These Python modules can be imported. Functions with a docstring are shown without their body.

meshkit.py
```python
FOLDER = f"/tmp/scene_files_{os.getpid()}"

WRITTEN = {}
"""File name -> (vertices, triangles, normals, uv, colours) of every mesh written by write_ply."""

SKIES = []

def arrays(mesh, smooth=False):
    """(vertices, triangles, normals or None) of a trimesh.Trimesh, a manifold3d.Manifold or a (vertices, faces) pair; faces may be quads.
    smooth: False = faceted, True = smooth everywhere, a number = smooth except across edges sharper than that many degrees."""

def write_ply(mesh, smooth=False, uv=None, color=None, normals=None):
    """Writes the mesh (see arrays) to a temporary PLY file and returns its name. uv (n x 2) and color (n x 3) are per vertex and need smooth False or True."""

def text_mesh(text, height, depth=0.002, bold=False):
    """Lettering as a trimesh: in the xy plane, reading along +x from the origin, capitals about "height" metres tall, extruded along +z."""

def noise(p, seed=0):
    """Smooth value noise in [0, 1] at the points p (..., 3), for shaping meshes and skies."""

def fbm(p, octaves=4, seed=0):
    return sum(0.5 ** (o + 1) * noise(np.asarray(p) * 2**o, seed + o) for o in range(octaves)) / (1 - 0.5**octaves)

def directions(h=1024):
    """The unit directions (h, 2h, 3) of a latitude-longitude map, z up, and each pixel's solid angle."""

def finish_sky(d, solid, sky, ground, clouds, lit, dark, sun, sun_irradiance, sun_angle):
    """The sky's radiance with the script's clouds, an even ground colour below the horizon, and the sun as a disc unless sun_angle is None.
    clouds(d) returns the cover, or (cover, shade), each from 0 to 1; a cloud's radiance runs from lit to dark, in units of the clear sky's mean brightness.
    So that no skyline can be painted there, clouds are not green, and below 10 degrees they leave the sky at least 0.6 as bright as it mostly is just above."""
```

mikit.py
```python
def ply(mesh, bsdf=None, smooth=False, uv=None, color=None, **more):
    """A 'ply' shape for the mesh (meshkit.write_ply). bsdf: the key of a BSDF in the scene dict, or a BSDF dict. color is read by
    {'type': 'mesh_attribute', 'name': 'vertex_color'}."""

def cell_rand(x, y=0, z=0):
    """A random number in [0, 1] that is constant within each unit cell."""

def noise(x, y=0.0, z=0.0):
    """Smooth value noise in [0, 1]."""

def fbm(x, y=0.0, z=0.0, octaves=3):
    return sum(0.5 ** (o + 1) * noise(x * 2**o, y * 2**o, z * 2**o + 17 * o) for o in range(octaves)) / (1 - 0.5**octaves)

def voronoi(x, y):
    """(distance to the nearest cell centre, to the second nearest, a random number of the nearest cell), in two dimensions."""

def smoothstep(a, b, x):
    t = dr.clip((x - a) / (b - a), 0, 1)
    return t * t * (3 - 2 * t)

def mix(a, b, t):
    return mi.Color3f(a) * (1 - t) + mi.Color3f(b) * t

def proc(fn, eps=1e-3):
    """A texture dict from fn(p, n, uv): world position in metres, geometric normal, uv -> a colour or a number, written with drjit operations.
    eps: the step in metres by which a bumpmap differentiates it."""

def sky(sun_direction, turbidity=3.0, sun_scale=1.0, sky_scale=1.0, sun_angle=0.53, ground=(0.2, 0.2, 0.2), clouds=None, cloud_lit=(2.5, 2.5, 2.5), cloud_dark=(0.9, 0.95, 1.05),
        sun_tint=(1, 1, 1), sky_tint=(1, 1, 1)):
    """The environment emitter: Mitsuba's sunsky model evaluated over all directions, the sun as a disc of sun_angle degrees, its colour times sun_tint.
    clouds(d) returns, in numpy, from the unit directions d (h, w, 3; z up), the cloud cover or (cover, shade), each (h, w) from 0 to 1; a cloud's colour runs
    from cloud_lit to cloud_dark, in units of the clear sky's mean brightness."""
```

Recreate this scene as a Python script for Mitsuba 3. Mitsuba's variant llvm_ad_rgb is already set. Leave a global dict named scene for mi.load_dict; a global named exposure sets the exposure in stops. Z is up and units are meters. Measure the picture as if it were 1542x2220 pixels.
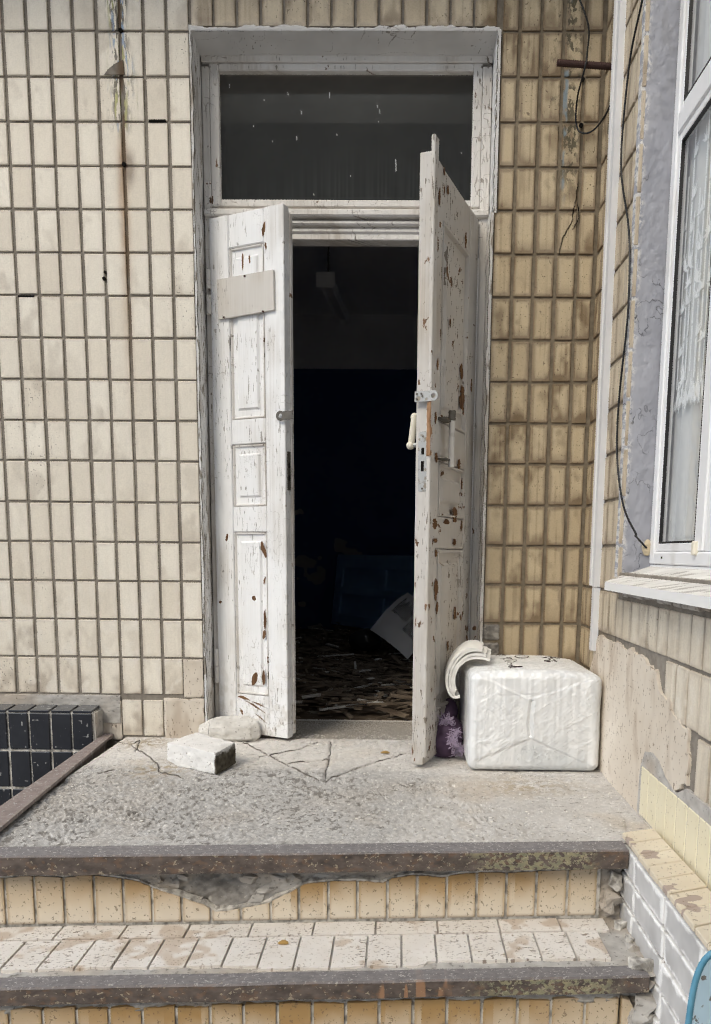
import math, random
import numpy as np, trimesh, drjit as dr, mitsuba as mi
import shapely, shapely.geometry as sg
import mikit, meshkit
from mikit import noise, fbm, smoothstep, mix, cell_rand, voronoi, proc

rng = random.Random(7)
T = mi.ScalarTransform4f
scene, labels = {}, {}
exposure = 2.78

# ---------------------------------------------------------------- camera, sky
F, PITCH, YAW, ROLL, CX, CY = 1716.918, 0.142899, -0.012909, -0.009659, 840.66, 1443.64
EYE = np.array([0.798784, -3.22, 0.776281])
_c, _s = math.cos(YAW), math.sin(YAW)
_Ry = np.array([[_c, -_s, 0], [_s, _c, 0], [0, 0, 1]])
_c, _s = math.cos(PITCH), math.sin(PITCH)
_Rp = np.array([[1, 0, 0], [0, _c, -_s], [0, _s, _c]])
_c, _s = math.cos(ROLL), math.sin(ROLL)
_Rr = np.array([[_c, 0, -_s], [0, 1, 0], [_s, 0, _c]])
AX = _Rr @ _Rp @ _Ry                      # rows: right, forward, up in the world
scene['camera'] = {'type': 'perspective', 'fov_axis': 'x', 'fov': math.degrees(2 * math.atan(771 / F)),
                   'principal_point_offset_x': (771 - CX) / 1542, 'principal_point_offset_y': (1110 - CY) / 2220,
                   'near_clip': 0.05, 'far_clip': 500.0,
                   'to_world': T().look_at(origin=EYE.tolist(), target=(EYE + AX[1]).tolist(), up=AX[2].tolist())}
scene['sky_light'] = mikit.sky((-0.45, -0.75, 0.75), turbidity=3, sun_scale=0.22, sun_angle=25, clouds=lambda d: 1.0,
                         cloud_lit=(2.23, 2.45, 2.78), sun_tint=(0.92, 1.0, 1.1))


# survey helpers: where a sight line of the survey photograph meets a real plane of the building
def sight(px, py):
    return AX.T @ np.array([(px - CX) / F, 1, -(py - CY) / F])


def meet(px, py, axis, val):
    d = sight(px, py)
    return EYE + d * ((val - EYE[axis]) / d[axis])


def wal(px, py, y=0.0):
    return meet(px, py, 1, y)


def flo(px, py, z=0.0):
    return meet(px, py, 2, z)


XS = 1.5374                               # face of the side wall


def sid(px, py, x=XS):
    return meet(px, py, 0, x)


# ---------------------------------------------------------------- object helpers
ply_cache = {}


def numbered(base):
    if base not in scene and base not in labels and base not in ply_cache:
        ply_cache[base] = 1
        return base
    k = ply_cache.get(base, 1)
    while True:
        name = f'{base}_{k:03d}'
        k += 1
        if name not in scene and name not in labels:
            ply_cache[base] = k
            return name


def obj(name, mesh, mat, parent=None, smooth=False, uv=None, label=None, **more):
    key = numbered((parent + '__' if parent else '') + name)
    d = mesh if isinstance(mesh, dict) else mikit.ply(mesh, mat, smooth, uv=uv)
    scene[key] = {**d, **more}
    if label:
        labels[key] = {'label': label}
    return key


def thing(name, label, cat, group=None):
    key = numbered(name)
    labels[key] = {'label': label, 'category': cat}
    if group:
        labels[key]['group'] = group
    return key


def tag(key, label, cat=None, group=None, kind=None):
    labels[key] = {'label': label}
    if cat:
        labels[key]['category'] = cat
    if group:
        labels[key]['group'] = group
    if kind:
        labels[key]['kind'] = kind
    return key


def cat(ms):
    return trimesh.util.concatenate(ms)


def hull(pts):
    return trimesh.convex.convex_hull(np.asarray(pts, float))


def cbox(x0, x1, y0, y1, z0, z1, c=0.002):
    """a box with chamfered edges"""
    pts = []
    for i, x in enumerate((x0, x1)):
        for j, y in enumerate((y0, y1)):
            for k, z in enumerate((z0, z1)):
                sx, sy, sz = 1 - 2 * i, 1 - 2 * j, 1 - 2 * k
                pts += [(x, y + sy * c, z + sz * c), (x + sx * c, y, z + sz * c), (x + sx * c, y + sy * c, z)]
    return hull(pts)


def box(x0, x1, y0, y1, z0, z1):
    return trimesh.creation.box(bounds=[[x0, y0, z0], [x1, y1, z1]])


def tube(points, r, sides=8, closed=False):
    p = np.asarray(points, float)
    n = len(p)
    t = np.gradient(p, axis=0) if not closed else np.roll(p, -1, 0) - np.roll(p, 1, 0)
    t /= np.linalg.norm(t, axis=1, keepdims=True) + 1e-12
    ref = np.array([0.0, 0, 1]) if abs(t[:, 2]).mean() < 0.8 else np.array([0.31, 0.95, 0])
    a = np.cross(t, ref)
    a /= np.linalg.norm(a, axis=1, keepdims=True) + 1e-12
    b = np.cross(t, a)
    ang = np.arange(sides) * 2 * np.pi / sides
    rr = np.broadcast_to(r, (n,))[:, None, None]
    v = (p[:, None] + rr * (np.cos(ang)[None, :, None] * a[:, None] + np.sin(ang)[None, :, None] * b[:, None])).reshape(-1, 3)
    f = []
    for i in range(n if closed else n - 1):
        i2 = (i + 1) % n
        for j in range(sides):
            j2 = (j + 1) % sides
            f += [[i * sides + j, i * sides + j2, i2 * sides + j2], [i * sides + j, i2 * sides + j2, i2 * sides + j]]
    if not closed:
        v = np.vstack([v, p[0], p[-1]])
        for j in range(sides):
            j2 = (j + 1) % sides
            f += [[n * sides, j2, j], [n * sides + 1, (n - 1) * sides + j, (n - 1) * sides + j2]]
    m = trimesh.Trimesh(v, f, process=False)
    m.fix_normals()
    return m


def spline(pts, n=60):
    from scipy.interpolate import CubicSpline
    p = np.asarray(pts, float)
    s = np.r_[0, np.cumsum(np.linalg.norm(np.diff(p, axis=0), axis=1))]
    return CubicSpline(s, p)(np.linspace(0, s[-1], n))


def prism(poly, depth):
    """polygon in (a, b) extruded by depth: vertices (a, b, t)"""
    geoms = [g for g in getattr(poly, 'geoms', [poly]) if g.geom_type == 'Polygon' and g.area > 1e-7]
    return cat([trimesh.creation.extrude_polygon(g, depth, engine='earcut') for g in geoms]) if geoms else None


def frame_map(m, o, ex, ey, ez):
    m = m.copy()
    v = np.asarray(m.vertices)
    m.vertices = np.asarray(o) + v[:, :1] * np.asarray(ex) + v[:, 1:2] * np.asarray(ey) + v[:, 2:3] * np.asarray(ez)
    if np.dot(np.cross(ex, ey), ez) < 0:
        m.invert()
    return m


def grid_sheet(nu, nv, fn):
    """an nu x nv grid of points fn(u, v) for u, v from 0 to 1"""
    u, v = np.meshgrid(np.linspace(0, 1, nu), np.linspace(0, 1, nv), indexing='ij')
    p = np.stack(fn(u, v), -1).reshape(-1, 3)
    i, j = np.meshgrid(np.arange(nu - 1), np.arange(nv - 1), indexing='ij')
    a = (i * nv + j).ravel()
    f = np.vstack([np.stack([a, a + nv, a + nv + 1], 1), np.stack([a, a + nv + 1, a + 1], 1)])
    return trimesh.Trimesh(p, f, process=False)


def rough(mesh, amp, freq, seed=0, maxlen=None):
    """pushes a mesh's vertices along their normals by noise"""
    m = mesh.copy()
    if maxlen:
        v, f = trimesh.remesh.subdivide_to_size(m.vertices, m.faces, maxlen)
        m = trimesh.Trimesh(v, f)
        m.merge_vertices()
    d = meshkit.fbm(np.asarray(m.vertices) * freq, 4, seed) - 0.5
    m.vertices = m.vertices + m.vertex_normals * (d * 2 * amp)[:, None]
    return m


# ---------------------------------------------------------------- materials
def M(name, color, rough_=0.6, spec=0.3, bump=None, bump_scale=1.0, twosided=True, **kw):
    base = proc(color) if callable(color) else {'type': 'rgb', 'value': list(color)}
    b = {'type': 'principled', 'base_color': base, 'roughness': rough_, 'specular': spec, **kw}
    if bump is not None:
        b = {'type': 'bumpmap', 'nested': b, 'arbitrary': proc(bump), 'scale': bump_scale}
    scene[name] = {'type': 'twosided', 'bsdf': b} if twosided else b
    return name


C = mi.Color3f


def turb(a, b, seed=0.0):
    """three octaves of noise on turned axes, so that no lattice shows"""
    u, v = 0.8 * a + 0.6 * b, 0.8 * b - 0.6 * a
    w, t = 0.6 * a - 0.8 * b, 0.6 * b + 0.8 * a
    return 0.55 * noise(u, v, seed) + 0.28 * noise(w * 2.13, t * 2.13, seed + 5) + 0.17 * noise(a * 4.4, b * 4.4, seed + 9)


def spots(a, b, lo, hi, seed=0.0):
    return smoothstep(lo, hi, turb(a, b, seed))


def wall_tile_color(p, n, uv):
    h = p.x + p.y
    r1 = cell_rand(dr.floor(h / 0.087 + 40.0), dr.floor((p.z - 0.3351) / 0.156 + 20.0), 3)
    big = fbm(h * 3.1, p.z * 2.3, 1.0)
    mid = turb(h * 15, p.z * 10, 5.0)
    streak = noise(h * 110, p.z * 5.0, 2.0)
    fine = noise(h * 330, p.z * 330, 1.0)
    # the bay beside the door and the tiles over it never get washed by rain
    bay = smoothstep(1.04, 1.18, p.x) * (1 - 0.75 * smoothstep(-0.05, -0.8, p.y)) + 0.75 * smoothstep(2.66, 2.72, p.z) * smoothstep(-0.02, 0.05, p.x) * smoothstep(1.18, 1.1, p.x)
    clean = mix((0.63, 0.57, 0.475), (0.735, 0.69, 0.60), r1)
    ochre = mix((0.40, 0.315, 0.20), (0.54, 0.455, 0.315), r1 * 0.5 + big * 0.5)
    c = mix(clean, ochre, dr.clip(bay + 0.08 * (r1 - 0.5), 0, 1))
    ex = dr.minimum(uv.x, 1 - uv.x) * 0.55
    e = dr.minimum(ex, dr.minimum(uv.y, 1 - uv.y))
    low = smoothstep(0.40, 0.0, uv.y + 0.3 * (mid - 0.5)) * smoothstep(0.30, 0.75, r1 * 0.4 + mid * 0.6)
    edge = smoothstep(0.11, 0.0, e + 0.16 * (mid - 0.5))
    d = edge * (0.20 + 0.50 * bay) + 0.72 * low * bay + 0.20 * low * (1 - bay) * smoothstep(0.4, 0.6, big)
    d = d + (0.40 + 0.24 * bay) * smoothstep(0.50, 0.78, mid) * smoothstep(0.35, 0.62, big + 0.15 * bay + 0.25 * (r1 - 0.5)) + smoothstep(0.55, 0.95, streak) * (0.05 + 0.28 * bay)
    d = d + smoothstep(0.80, 0.2, p.z) * smoothstep(0.42, 0.70, mid) * 0.30 * (1 - bay)
    c = mix(c, mix((0.33, 0.275, 0.215), (0.115, 0.070, 0.034), bay * (0.35 + 0.8 * mid)), dr.clip(d, 0, 0.82))
    c = mix(c, (0.70, 0.66, 0.59), spots(h * 22, p.z * 19, 0.58, 0.72, 9.0) * smoothstep(1.0, 0.2, p.z) * 0.5 * (1 - bay))
    spot = smoothstep(0.88, 0.92, noise(h * 230, p.z * 150, 4.0)) * smoothstep(0.52, 0.75, big + 0.2 * bay)
    c = mix(c, (0.12, 0.09, 0.06), spot * 0.75)
    # rust run and old paint drips along the fifth joint from the door
    xs = h + 0.2585 + 0.006 * (noise(p.z * 9, 3.0) - 0.5)
    fall = smoothstep(1.15, 2.0, p.z) * smoothstep(2.42, 2.25, p.z)
    rust = dr.exp(-dr.square((xs + 0.006) / 0.019)) * fall
    c = mix(c, (0.30, 0.175, 0.085), dr.clip(rust * (0.45 + 0.7 * mid) * (0.35 + 0.9 * turb(h * 12, p.z * 5, 3.0)), 0, 0.8))
    c = mix(c, (0.20, 0.15, 0.11), dr.clip(dr.exp(-dr.square((xs - 0.018) / 0.022)) * smoothstep(2.1, 2.2, p.z) * smoothstep(2.30, 2.22, p.z) * 0.9, 0, 0.75))
    drip = smoothstep(0.060, 0.008, dr.abs(xs) + 0.03 * (noise(h * 60, p.z * 14, 4.0) - 0.5)) * smoothstep(2.28, 2.42, p.z)
    c = mix(c, (0.11, 0.095, 0.07), drip * spots(h * 120, p.z * 26, 0.46, 0.58, 7.0))
    c = mix(c, (0.18, 0.27, 0.40), drip * spots(h * 120, p.z * 16, 0.63, 0.70, 17.0))
    c = mix(c, (0.34, 0.33, 0.13), drip * spots(h * 130, p.z * 15, 0.63, 0.70, 27.0))
    # damp, mossy run under the leak in the bay
    xb = h - 1.415
    moss = smoothstep(0.075, 0.0, dr.abs(xb) + 0.07 * (noise(h * 60, p.z * 40, 3.0) - 0.5)) * smoothstep(2.05, 2.25, p.z) * smoothstep(1.0, 1.1, p.x)
    c = mix(c, (0.075, 0.066, 0.042), moss * spots(h * 95, p.z * 60, 0.46, 0.62, 13.0) * 0.9)
    c = mix(c, (0.20, 0.26, 0.30), smoothstep(0.010, 0.004, dr.abs(xb + 0.014 + 0.008 * (noise(p.z * 20, 5.0) - 0.5))) * spots(h * 30, p.z * 16, 0.45, 0.6, 43.0) * smoothstep(2.05, 2.2, p.z) * smoothstep(1.0, 1.1, p.x) * 0.8)
    return c * (0.94 + 0.12 * fine)


M('glazed_tile', wall_tile_color, 0.42, 0.35)


def mortar_color(p, n, uv):
    h = p.x + p.y
    a = turb(h * 60, p.z * 60, 2.0)
    b = fbm(h * 4, p.z * 4, 6.0)
    c = mix((0.125, 0.108, 0.09), (0.275, 0.248, 0.215), a * 0.8 + b * 0.4)
    c = mix(c, (0.10, 0.06, 0.03), smoothstep(0.03, 0.005, dr.abs(h + 0.2585)) * smoothstep(1.2, 1.9, p.z) * spots(h * 30, p.z * 12, 0.3, 0.5, 8.0) * 0.75)
    return mix(c, mix((0.12, 0.092, 0.06), (0.23, 0.19, 0.135), a), smoothstep(1.1, 1.2, p.x) * smoothstep(-0.7, -0.2, p.y) * 0.85)


M('mortar', mortar_color, 0.95, 0.1)


def cement_color(p, n, uv):
    a = fbm(p.x * 45 + 3.0, p.y * 45, p.z * 45)
    b = fbm(p.x * 6 + 7.0, p.y * 6, p.z * 6)
    c = mix((0.27, 0.255, 0.235), (0.50, 0.48, 0.45), a)
    c = mix(c, (0.38, 0.315, 0.245), smoothstep(0.48, 0.75, b) * 0.6)
    return mix(c, (0.11, 0.10, 0.09), smoothstep(0.66, 0.76, fbm(p.x * 110 + 1.0, p.y * 110 + 3, p.z * 110)) * 0.6)


def cement_bump(p, n, uv):
    return fbm(p.x * 120, p.y * 120, p.z * 120) * 0.003 + noise(p.x * 35, p.y * 35, p.z * 35) * 0.004


M('cement', cement_color, 0.95, 0.1, cement_bump)


def dark_cement_color(p, n, uv):
    a = fbm(p.x * 70 + 2.0, p.y * 70, p.z * 70)
    c = mix((0.075, 0.068, 0.062), (0.36, 0.34, 0.315), a)
    c = mix(c, (0.45, 0.43, 0.39), smoothstep(0.60, 0.74, fbm(p.x * 30 + 4.0, p.y * 30 + 3, p.z * 30)) * 0.6)
    return mix(c, (0.50, 0.46, 0.38), smoothstep(0.70, 0.78, fbm(p.x * 170 + 8.0, p.y * 170 + 3, p.z * 170)) * 0.5)


M('crumbled_cement', dark_cement_color, 0.97, 0.05, cement_bump)


def paint_fn(chips, white, dirty, tick=1.0):
    dirt = (0.40, 0.35, 0.285)

    def fn(p, n, uv):
        h = p.x * 0.8 - p.y * 0.9
        hz = h + 0.03 * p.z + 0.004 * noise(p.z * 30, h * 20, 3.0)
        big = turb(h * 6, p.z * 3, 2.0)
        st = noise(h * 230, p.z * 7, 8.0)
        c = mix(white, dirt, dirty * (0.5 * smoothstep(0.45, 0.80, big) * (0.5 + st) + 0.14 * st))
        c = mix(c, dirt, 0.40 * smoothstep(0.45, 0.02, p.z) * spots(h * 40, p.z * 30, 0.40, 0.7, 1.0))
        t = noise(hz * 230, p.z * 42, 3.0)
        act = turb(h * 9, p.z * 4, 4.0)
        c = mix(c, (0.14, 0.115, 0.09), tick * 0.85 * smoothstep(0.83, 0.88, t + 0.10 * (act - 0.5)) * smoothstep(0.40, 0.62, act))
        k = dr.abs(noise(hz * 95, p.z * 36, 14.0) - 0.5)
        c = mix(c, (0.24, 0.20, 0.17), tick * 0.75 * smoothstep(0.035, 0.010, k) * smoothstep(0.54, 0.66, turb(h * 6, p.z * 4, 24.0)))
        if chips > 0:
            ch = 0.6 * noise(hz * 42, p.z * 15, 33.0) + 0.4 * turb(h * 110, p.z * 50, 1.0)
            bare = mix((0.075, 0.042, 0.024), (0.19, 0.105, 0.058), noise(h * 200, p.z * 16, 5.0))
            c = mix(c, bare, smoothstep(0.815 - 0.06 * chips, 0.83 - 0.06 * chips, ch))
        return c
    return fn


def wood_bump(p, n, uv):
    h = p.x * 0.8 - p.y * 0.9
    return noise(h * 220, p.z * 10, 3.0) * 0.0012 + fbm(h * 60, p.z * 24, 9.0) * 0.0022


M('white_paint', paint_fn(0.0, (0.78, 0.785, 0.79), 0.6, 0.75), 0.50, 0.35, wood_bump)
M('aged_paint', paint_fn(0.7, (0.52, 0.50, 0.475), 1.0, 1.0), 0.55, 0.3, wood_bump)
M('grey_board', paint_fn(0.0, (0.58, 0.555, 0.52), 1.3, 0.6), 0.6, 0.25, wood_bump)
M('frame_paint', paint_fn(0.15, (0.70, 0.68, 0.65), 1.0, 1.0), 0.55, 0.3, wood_bump)


def bare_wood_color(p, n, uv):
    g = noise(p.x * 180 + p.y * 120, p.z * 10, 3.0)
    return mix((0.075, 0.042, 0.024), (0.20, 0.112, 0.06), g)


M('bare_wood', bare_wood_color, 0.8, 0.1)


def split_wood_color(p, n, uv):
    g = noise(p.x * 180 + p.y * 160, p.z * 14, 3.0)
    return mix((0.17, 0.09, 0.045), (0.44, 0.275, 0.17), g)


M('split_wood', split_wood_color, 0.8, 0.1)


def plaster_color(p, n, uv):
    q = p.y + p.z
    a = turb(p.x * 12, q * 12, 3.0)
    c = mix((0.52, 0.515, 0.505), (0.66, 0.655, 0.645), a)
    c = mix(c, (0.22, 0.20, 0.175), 0.8 * smoothstep(0.84, 0.89, noise(p.x * 170 + p.y * 60, q * 80, 3.0)) * smoothstep(0.42, 0.6, turb(p.x * 6, q * 6, 7.0)))
    k = dr.abs(noise(p.x * 16, q * 22, 10.0) - 0.5)
    return mix(c, (0.23, 0.21, 0.19), 0.7 * smoothstep(0.012, 0.003, k) * smoothstep(0.5, 0.62, a))


M('white_plaster', plaster_color, 0.85, 0.15, lambda p, n, uv: fbm(p.x * 60, p.y * 60, p.z * 60) * 0.005)


def old_jamb_color(p, n, uv):
    c = plaster_color(p, n, uv)
    c = mix(c, (0.16, 0.135, 0.105), 0.85 * spots((p.x + p.y) * 80, p.z * 22, 0.60, 0.70, 3.0))
    return mix(c, (0.36, 0.32, 0.27), 0.6 * spots((p.x + p.y) * 20, p.z * 6, 0.45, 0.7, 6.0))


M('flaking_plaster', old_jamb_color, 0.9, 0.1, lambda p, n, uv: fbm(p.x * 60, p.y * 60, p.z * 40) * 0.008)


def blue_plaster_color(p, n, uv):
    a = turb(p.x * 26, p.z * 9, 3.0)
    c = mix((0.245, 0.25, 0.28), (0.355, 0.36, 0.395), a)
    up = smoothstep(1.7, 2.6, p.z)
    c = mix(c, (0.25, 0.25, 0.265), up * 0.6 * spots(p.x * 40, p.z * 18, 0.4, 0.65, 5.0))
    k = dr.abs(turb(p.x * 24 + 0.5 * p.z, p.z * 17, 3.0) - 0.5)
    c = mix(c, (0.09, 0.09, 0.10), 0.9 * smoothstep(0.020, 0.007, k) * smoothstep(0.44, 0.54, turb(p.x * 9, p.z * 6, 11.0)))
    crumble = smoothstep(1.568, 1.546, p.x + 0.014 * (noise(p.z * 40, 1.0) - 0.5)) * spots(p.x * 160, p.z * 120, 0.42, 0.58, 2.0)
    return mix(c, (0.64, 0.62, 0.585), crumble * 0.7)


M('blue_grey_plaster', blue_plaster_color, 0.9, 0.1, lambda p, n, uv: fbm(p.x * 70, p.y * 70, p.z * 50) * 0.006)


def smooth_plaster_color(p, n, uv):
    h = p.y + p.x
    a = turb(h * 7, p.z * 6, 3.0)
    c = mix((0.52, 0.455, 0.375), (0.64, 0.59, 0.515), a)
    c = mix(c, (0.36, 0.285, 0.215), 0.55 * spots(h * 14, p.z * 5, 0.52, 0.75, 8.0))
    return mix(c, (0.19, 0.135, 0.095), 0.7 * smoothstep(0.84, 0.89, noise(h * 190, p.z * 80, 5.0)))


M('patch_plaster', smooth_plaster_color, 0.9, 0.1, lambda p, n, uv: fbm(p.x * 30, p.y * 30, p.z * 30) * 0.004)


def screed_color(p, n, uv):
    a = turb(p.x * 9, p.y * 9, 1.0)
    g = turb(p.x * 130, p.y * 130, 2.0)
    c = mix((0.38, 0.36, 0.335), (0.51, 0.49, 0.465), a)
    c = mix(c, (0.39, 0.325, 0.255), 0.45 * spots(p.x * 5, p.y * 5, 0.50, 0.75, 4.0))
    roughz = smoothstep(-0.42, -0.50, p.y) * smoothstep(1.02, 0.90, p.x - 0.25 * (p.y + 0.45))
    c = mix(c, (0.58, 0.55, 0.51), 0.55 * (1 - roughz) * smoothstep(-0.55, -0.2, p.y) + 0.0 * g)
    c = mix(c, (0.31, 0.30, 0.288), 0.60 * roughz)
    c = c * (1.0 + (g - 0.5) * (0.28 + 0.45 * roughz))
    pit = spots(p.x * 85, p.y * 62, 0.56, 0.68, 6.0) * spots(p.x * 6, p.y * 6, 0.35, 0.55, 12.0)
    c = mix(c, (0.12, 0.108, 0.096), pit * (0.10 + 0.62 * roughz))
    c = mix(c, (0.14, 0.12, 0.10), 0.7 * smoothstep(0.85, 0.90, noise(p.x * 90 + 40 * p.y, p.y * 220, 21.0)) * (1 - roughz))
    c = mix(c, (0.68, 0.665, 0.64), spots(p.x * 190, p.y * 190, 0.68, 0.76, 7.0) * 0.6)
    moss = dr.exp(-dr.square((p.x + 0.05) / 0.10) - dr.square((p.y + 0.48) / 0.11)) + dr.exp(-dr.square((p.x + 0.22) / 0.10) - dr.square((p.y + 0.10) / 0.10)) + 0.7 * dr.exp(-dr.square((p.x - 1.25) / 0.18) - dr.square((p.y + 0.62) / 0.10))
    return mix(c, (0.25, 0.19, 0.11), dr.clip(moss * 0.8 * spots(p.x * 70, p.y * 70, 0.42, 0.6, 4.0), 0, 0.75))


M('crack_dirt', (0.13, 0.115, 0.10), 0.95, 0.05)
M('screed', screed_color, 0.95, 0.1, lambda p, n, uv: fbm(p.x * 130, p.y * 130, p.z * 60) * 0.0035)


def rust_color(p, n, uv):
    h = p.x
    v = p.z + 0.6 * p.y
    a = turb(h * 45, v * 70, 1.0)
    c = mix((0.042, 0.034, 0.030), (0.155, 0.122, 0.105), a)
    c = mix(c, (0.20, 0.11, 0.06), spots(h * 60, v * 90, 0.56, 0.70, 5.0) * 0.35)
    patch = smoothstep(0.92, 1.10, p.x + 0.15 * (noise(p.x * 14, p.z * 30, 1.0) - 0.5)) * smoothstep(1.36, 1.28, p.x) * smoothstep(0.6, 0.3, dr.abs(n.z))
    flake = spots(p.x * 120, p.z * 150, 0.44, 0.56, 8.0)
    c = mix(c, mix((0.15, 0.165, 0.115), (0.36, 0.31, 0.19), turb(p.x * 60, p.z * 110, 3.0)), patch * flake * 0.85)
    c = mix(c, (0.40, 0.34, 0.25), spots(h * 130, v * 170, 0.69, 0.76, 12.0) * 0.6)
    run = smoothstep(0.70, 0.82, noise(h * 75, p.z * 12, 3.0)) * smoothstep(0.55, 0.62, p.x) * smoothstep(1.05, 0.98, p.x) * smoothstep(-0.15, -0.2, p.z)
    c = mix(c, (0.36, 0.20, 0.11), run * 0.7)
    worn = smoothstep(0.5, 0.9, n.z)
    c = mix(c, mix((0.13, 0.122, 0.125), (0.24, 0.225, 0.225), turb(p.x * 80, p.y * 120, 2.0)), worn * 0.9)
    return mix(c, (0.5, 0.48, 0.46), worn * spots(p.x * 170, p.y * 220, 0.68, 0.76, 3.0) * 0.6)


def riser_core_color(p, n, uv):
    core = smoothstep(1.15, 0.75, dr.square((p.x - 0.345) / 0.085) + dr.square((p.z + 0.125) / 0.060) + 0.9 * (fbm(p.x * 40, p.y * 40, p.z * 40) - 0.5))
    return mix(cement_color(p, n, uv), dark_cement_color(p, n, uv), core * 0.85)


M('riser_core', riser_core_color, 0.97, 0.05, cement_bump)
M('rusty_steel', rust_color, 0.6, 0.35, lambda p, n, uv: fbm(p.x * 120, p.y * 120, p.z * 120) * 0.002)


def strip_color(p, n, uv):
    a = fbm(p.x * 60, p.y * 60, 2.0)
    return mix(mix((0.17, 0.135, 0.125), (0.27, 0.225, 0.21), a), (0.42, 0.40, 0.39), smoothstep(0.78, 0.9, noise(p.x * 150, p.y * 150, 6.0)) * 0.6)


M('worn_steel', strip_color, 0.55, 0.35)


def riser_tile_color(p, n, uv):
    r = cell_rand(dr.floor(p.x / 0.0865 + 40.0), 2, 5)
    a = turb(p.x * 16, p.z * 14, r * 9)
    c = mix((0.55, 0.455, 0.33), (0.62, 0.545, 0.43), a)
    c = mix(c, (0.64, 0.59, 0.51), smoothstep(0.55, -0.1, uv.y) * 0.7)
    top = smoothstep(0.22, 0.95, uv.y + 0.45 * (a - 0.5) + 0.30 * (r - 0.5)) * smoothstep(-0.3, 0.3, p.x + 0.1) * (1 - 0.7 * smoothstep(1.1, 1.3, p.x))
    c = mix(c, (0.34, 0.195, 0.06), top * 0.88)
    e = dr.minimum(uv.x, 1 - uv.x)
    c = mix(c, (0.36, 0.25, 0.12), smoothstep(0.12, 0.0, e + 0.12 * (a - 0.5)) * 0.55)
    c = mix(c, (0.19, 0.14, 0.09), smoothstep(0.08, 0.0, uv.y) * 0.6)
    return mix(c, (0.15, 0.11, 0.07), 0.7 * spots(p.x * 170, p.z * 150, 0.70, 0.77, 2.0))


M('riser_tile', riser_tile_color, 0.5, 0.3)


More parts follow.
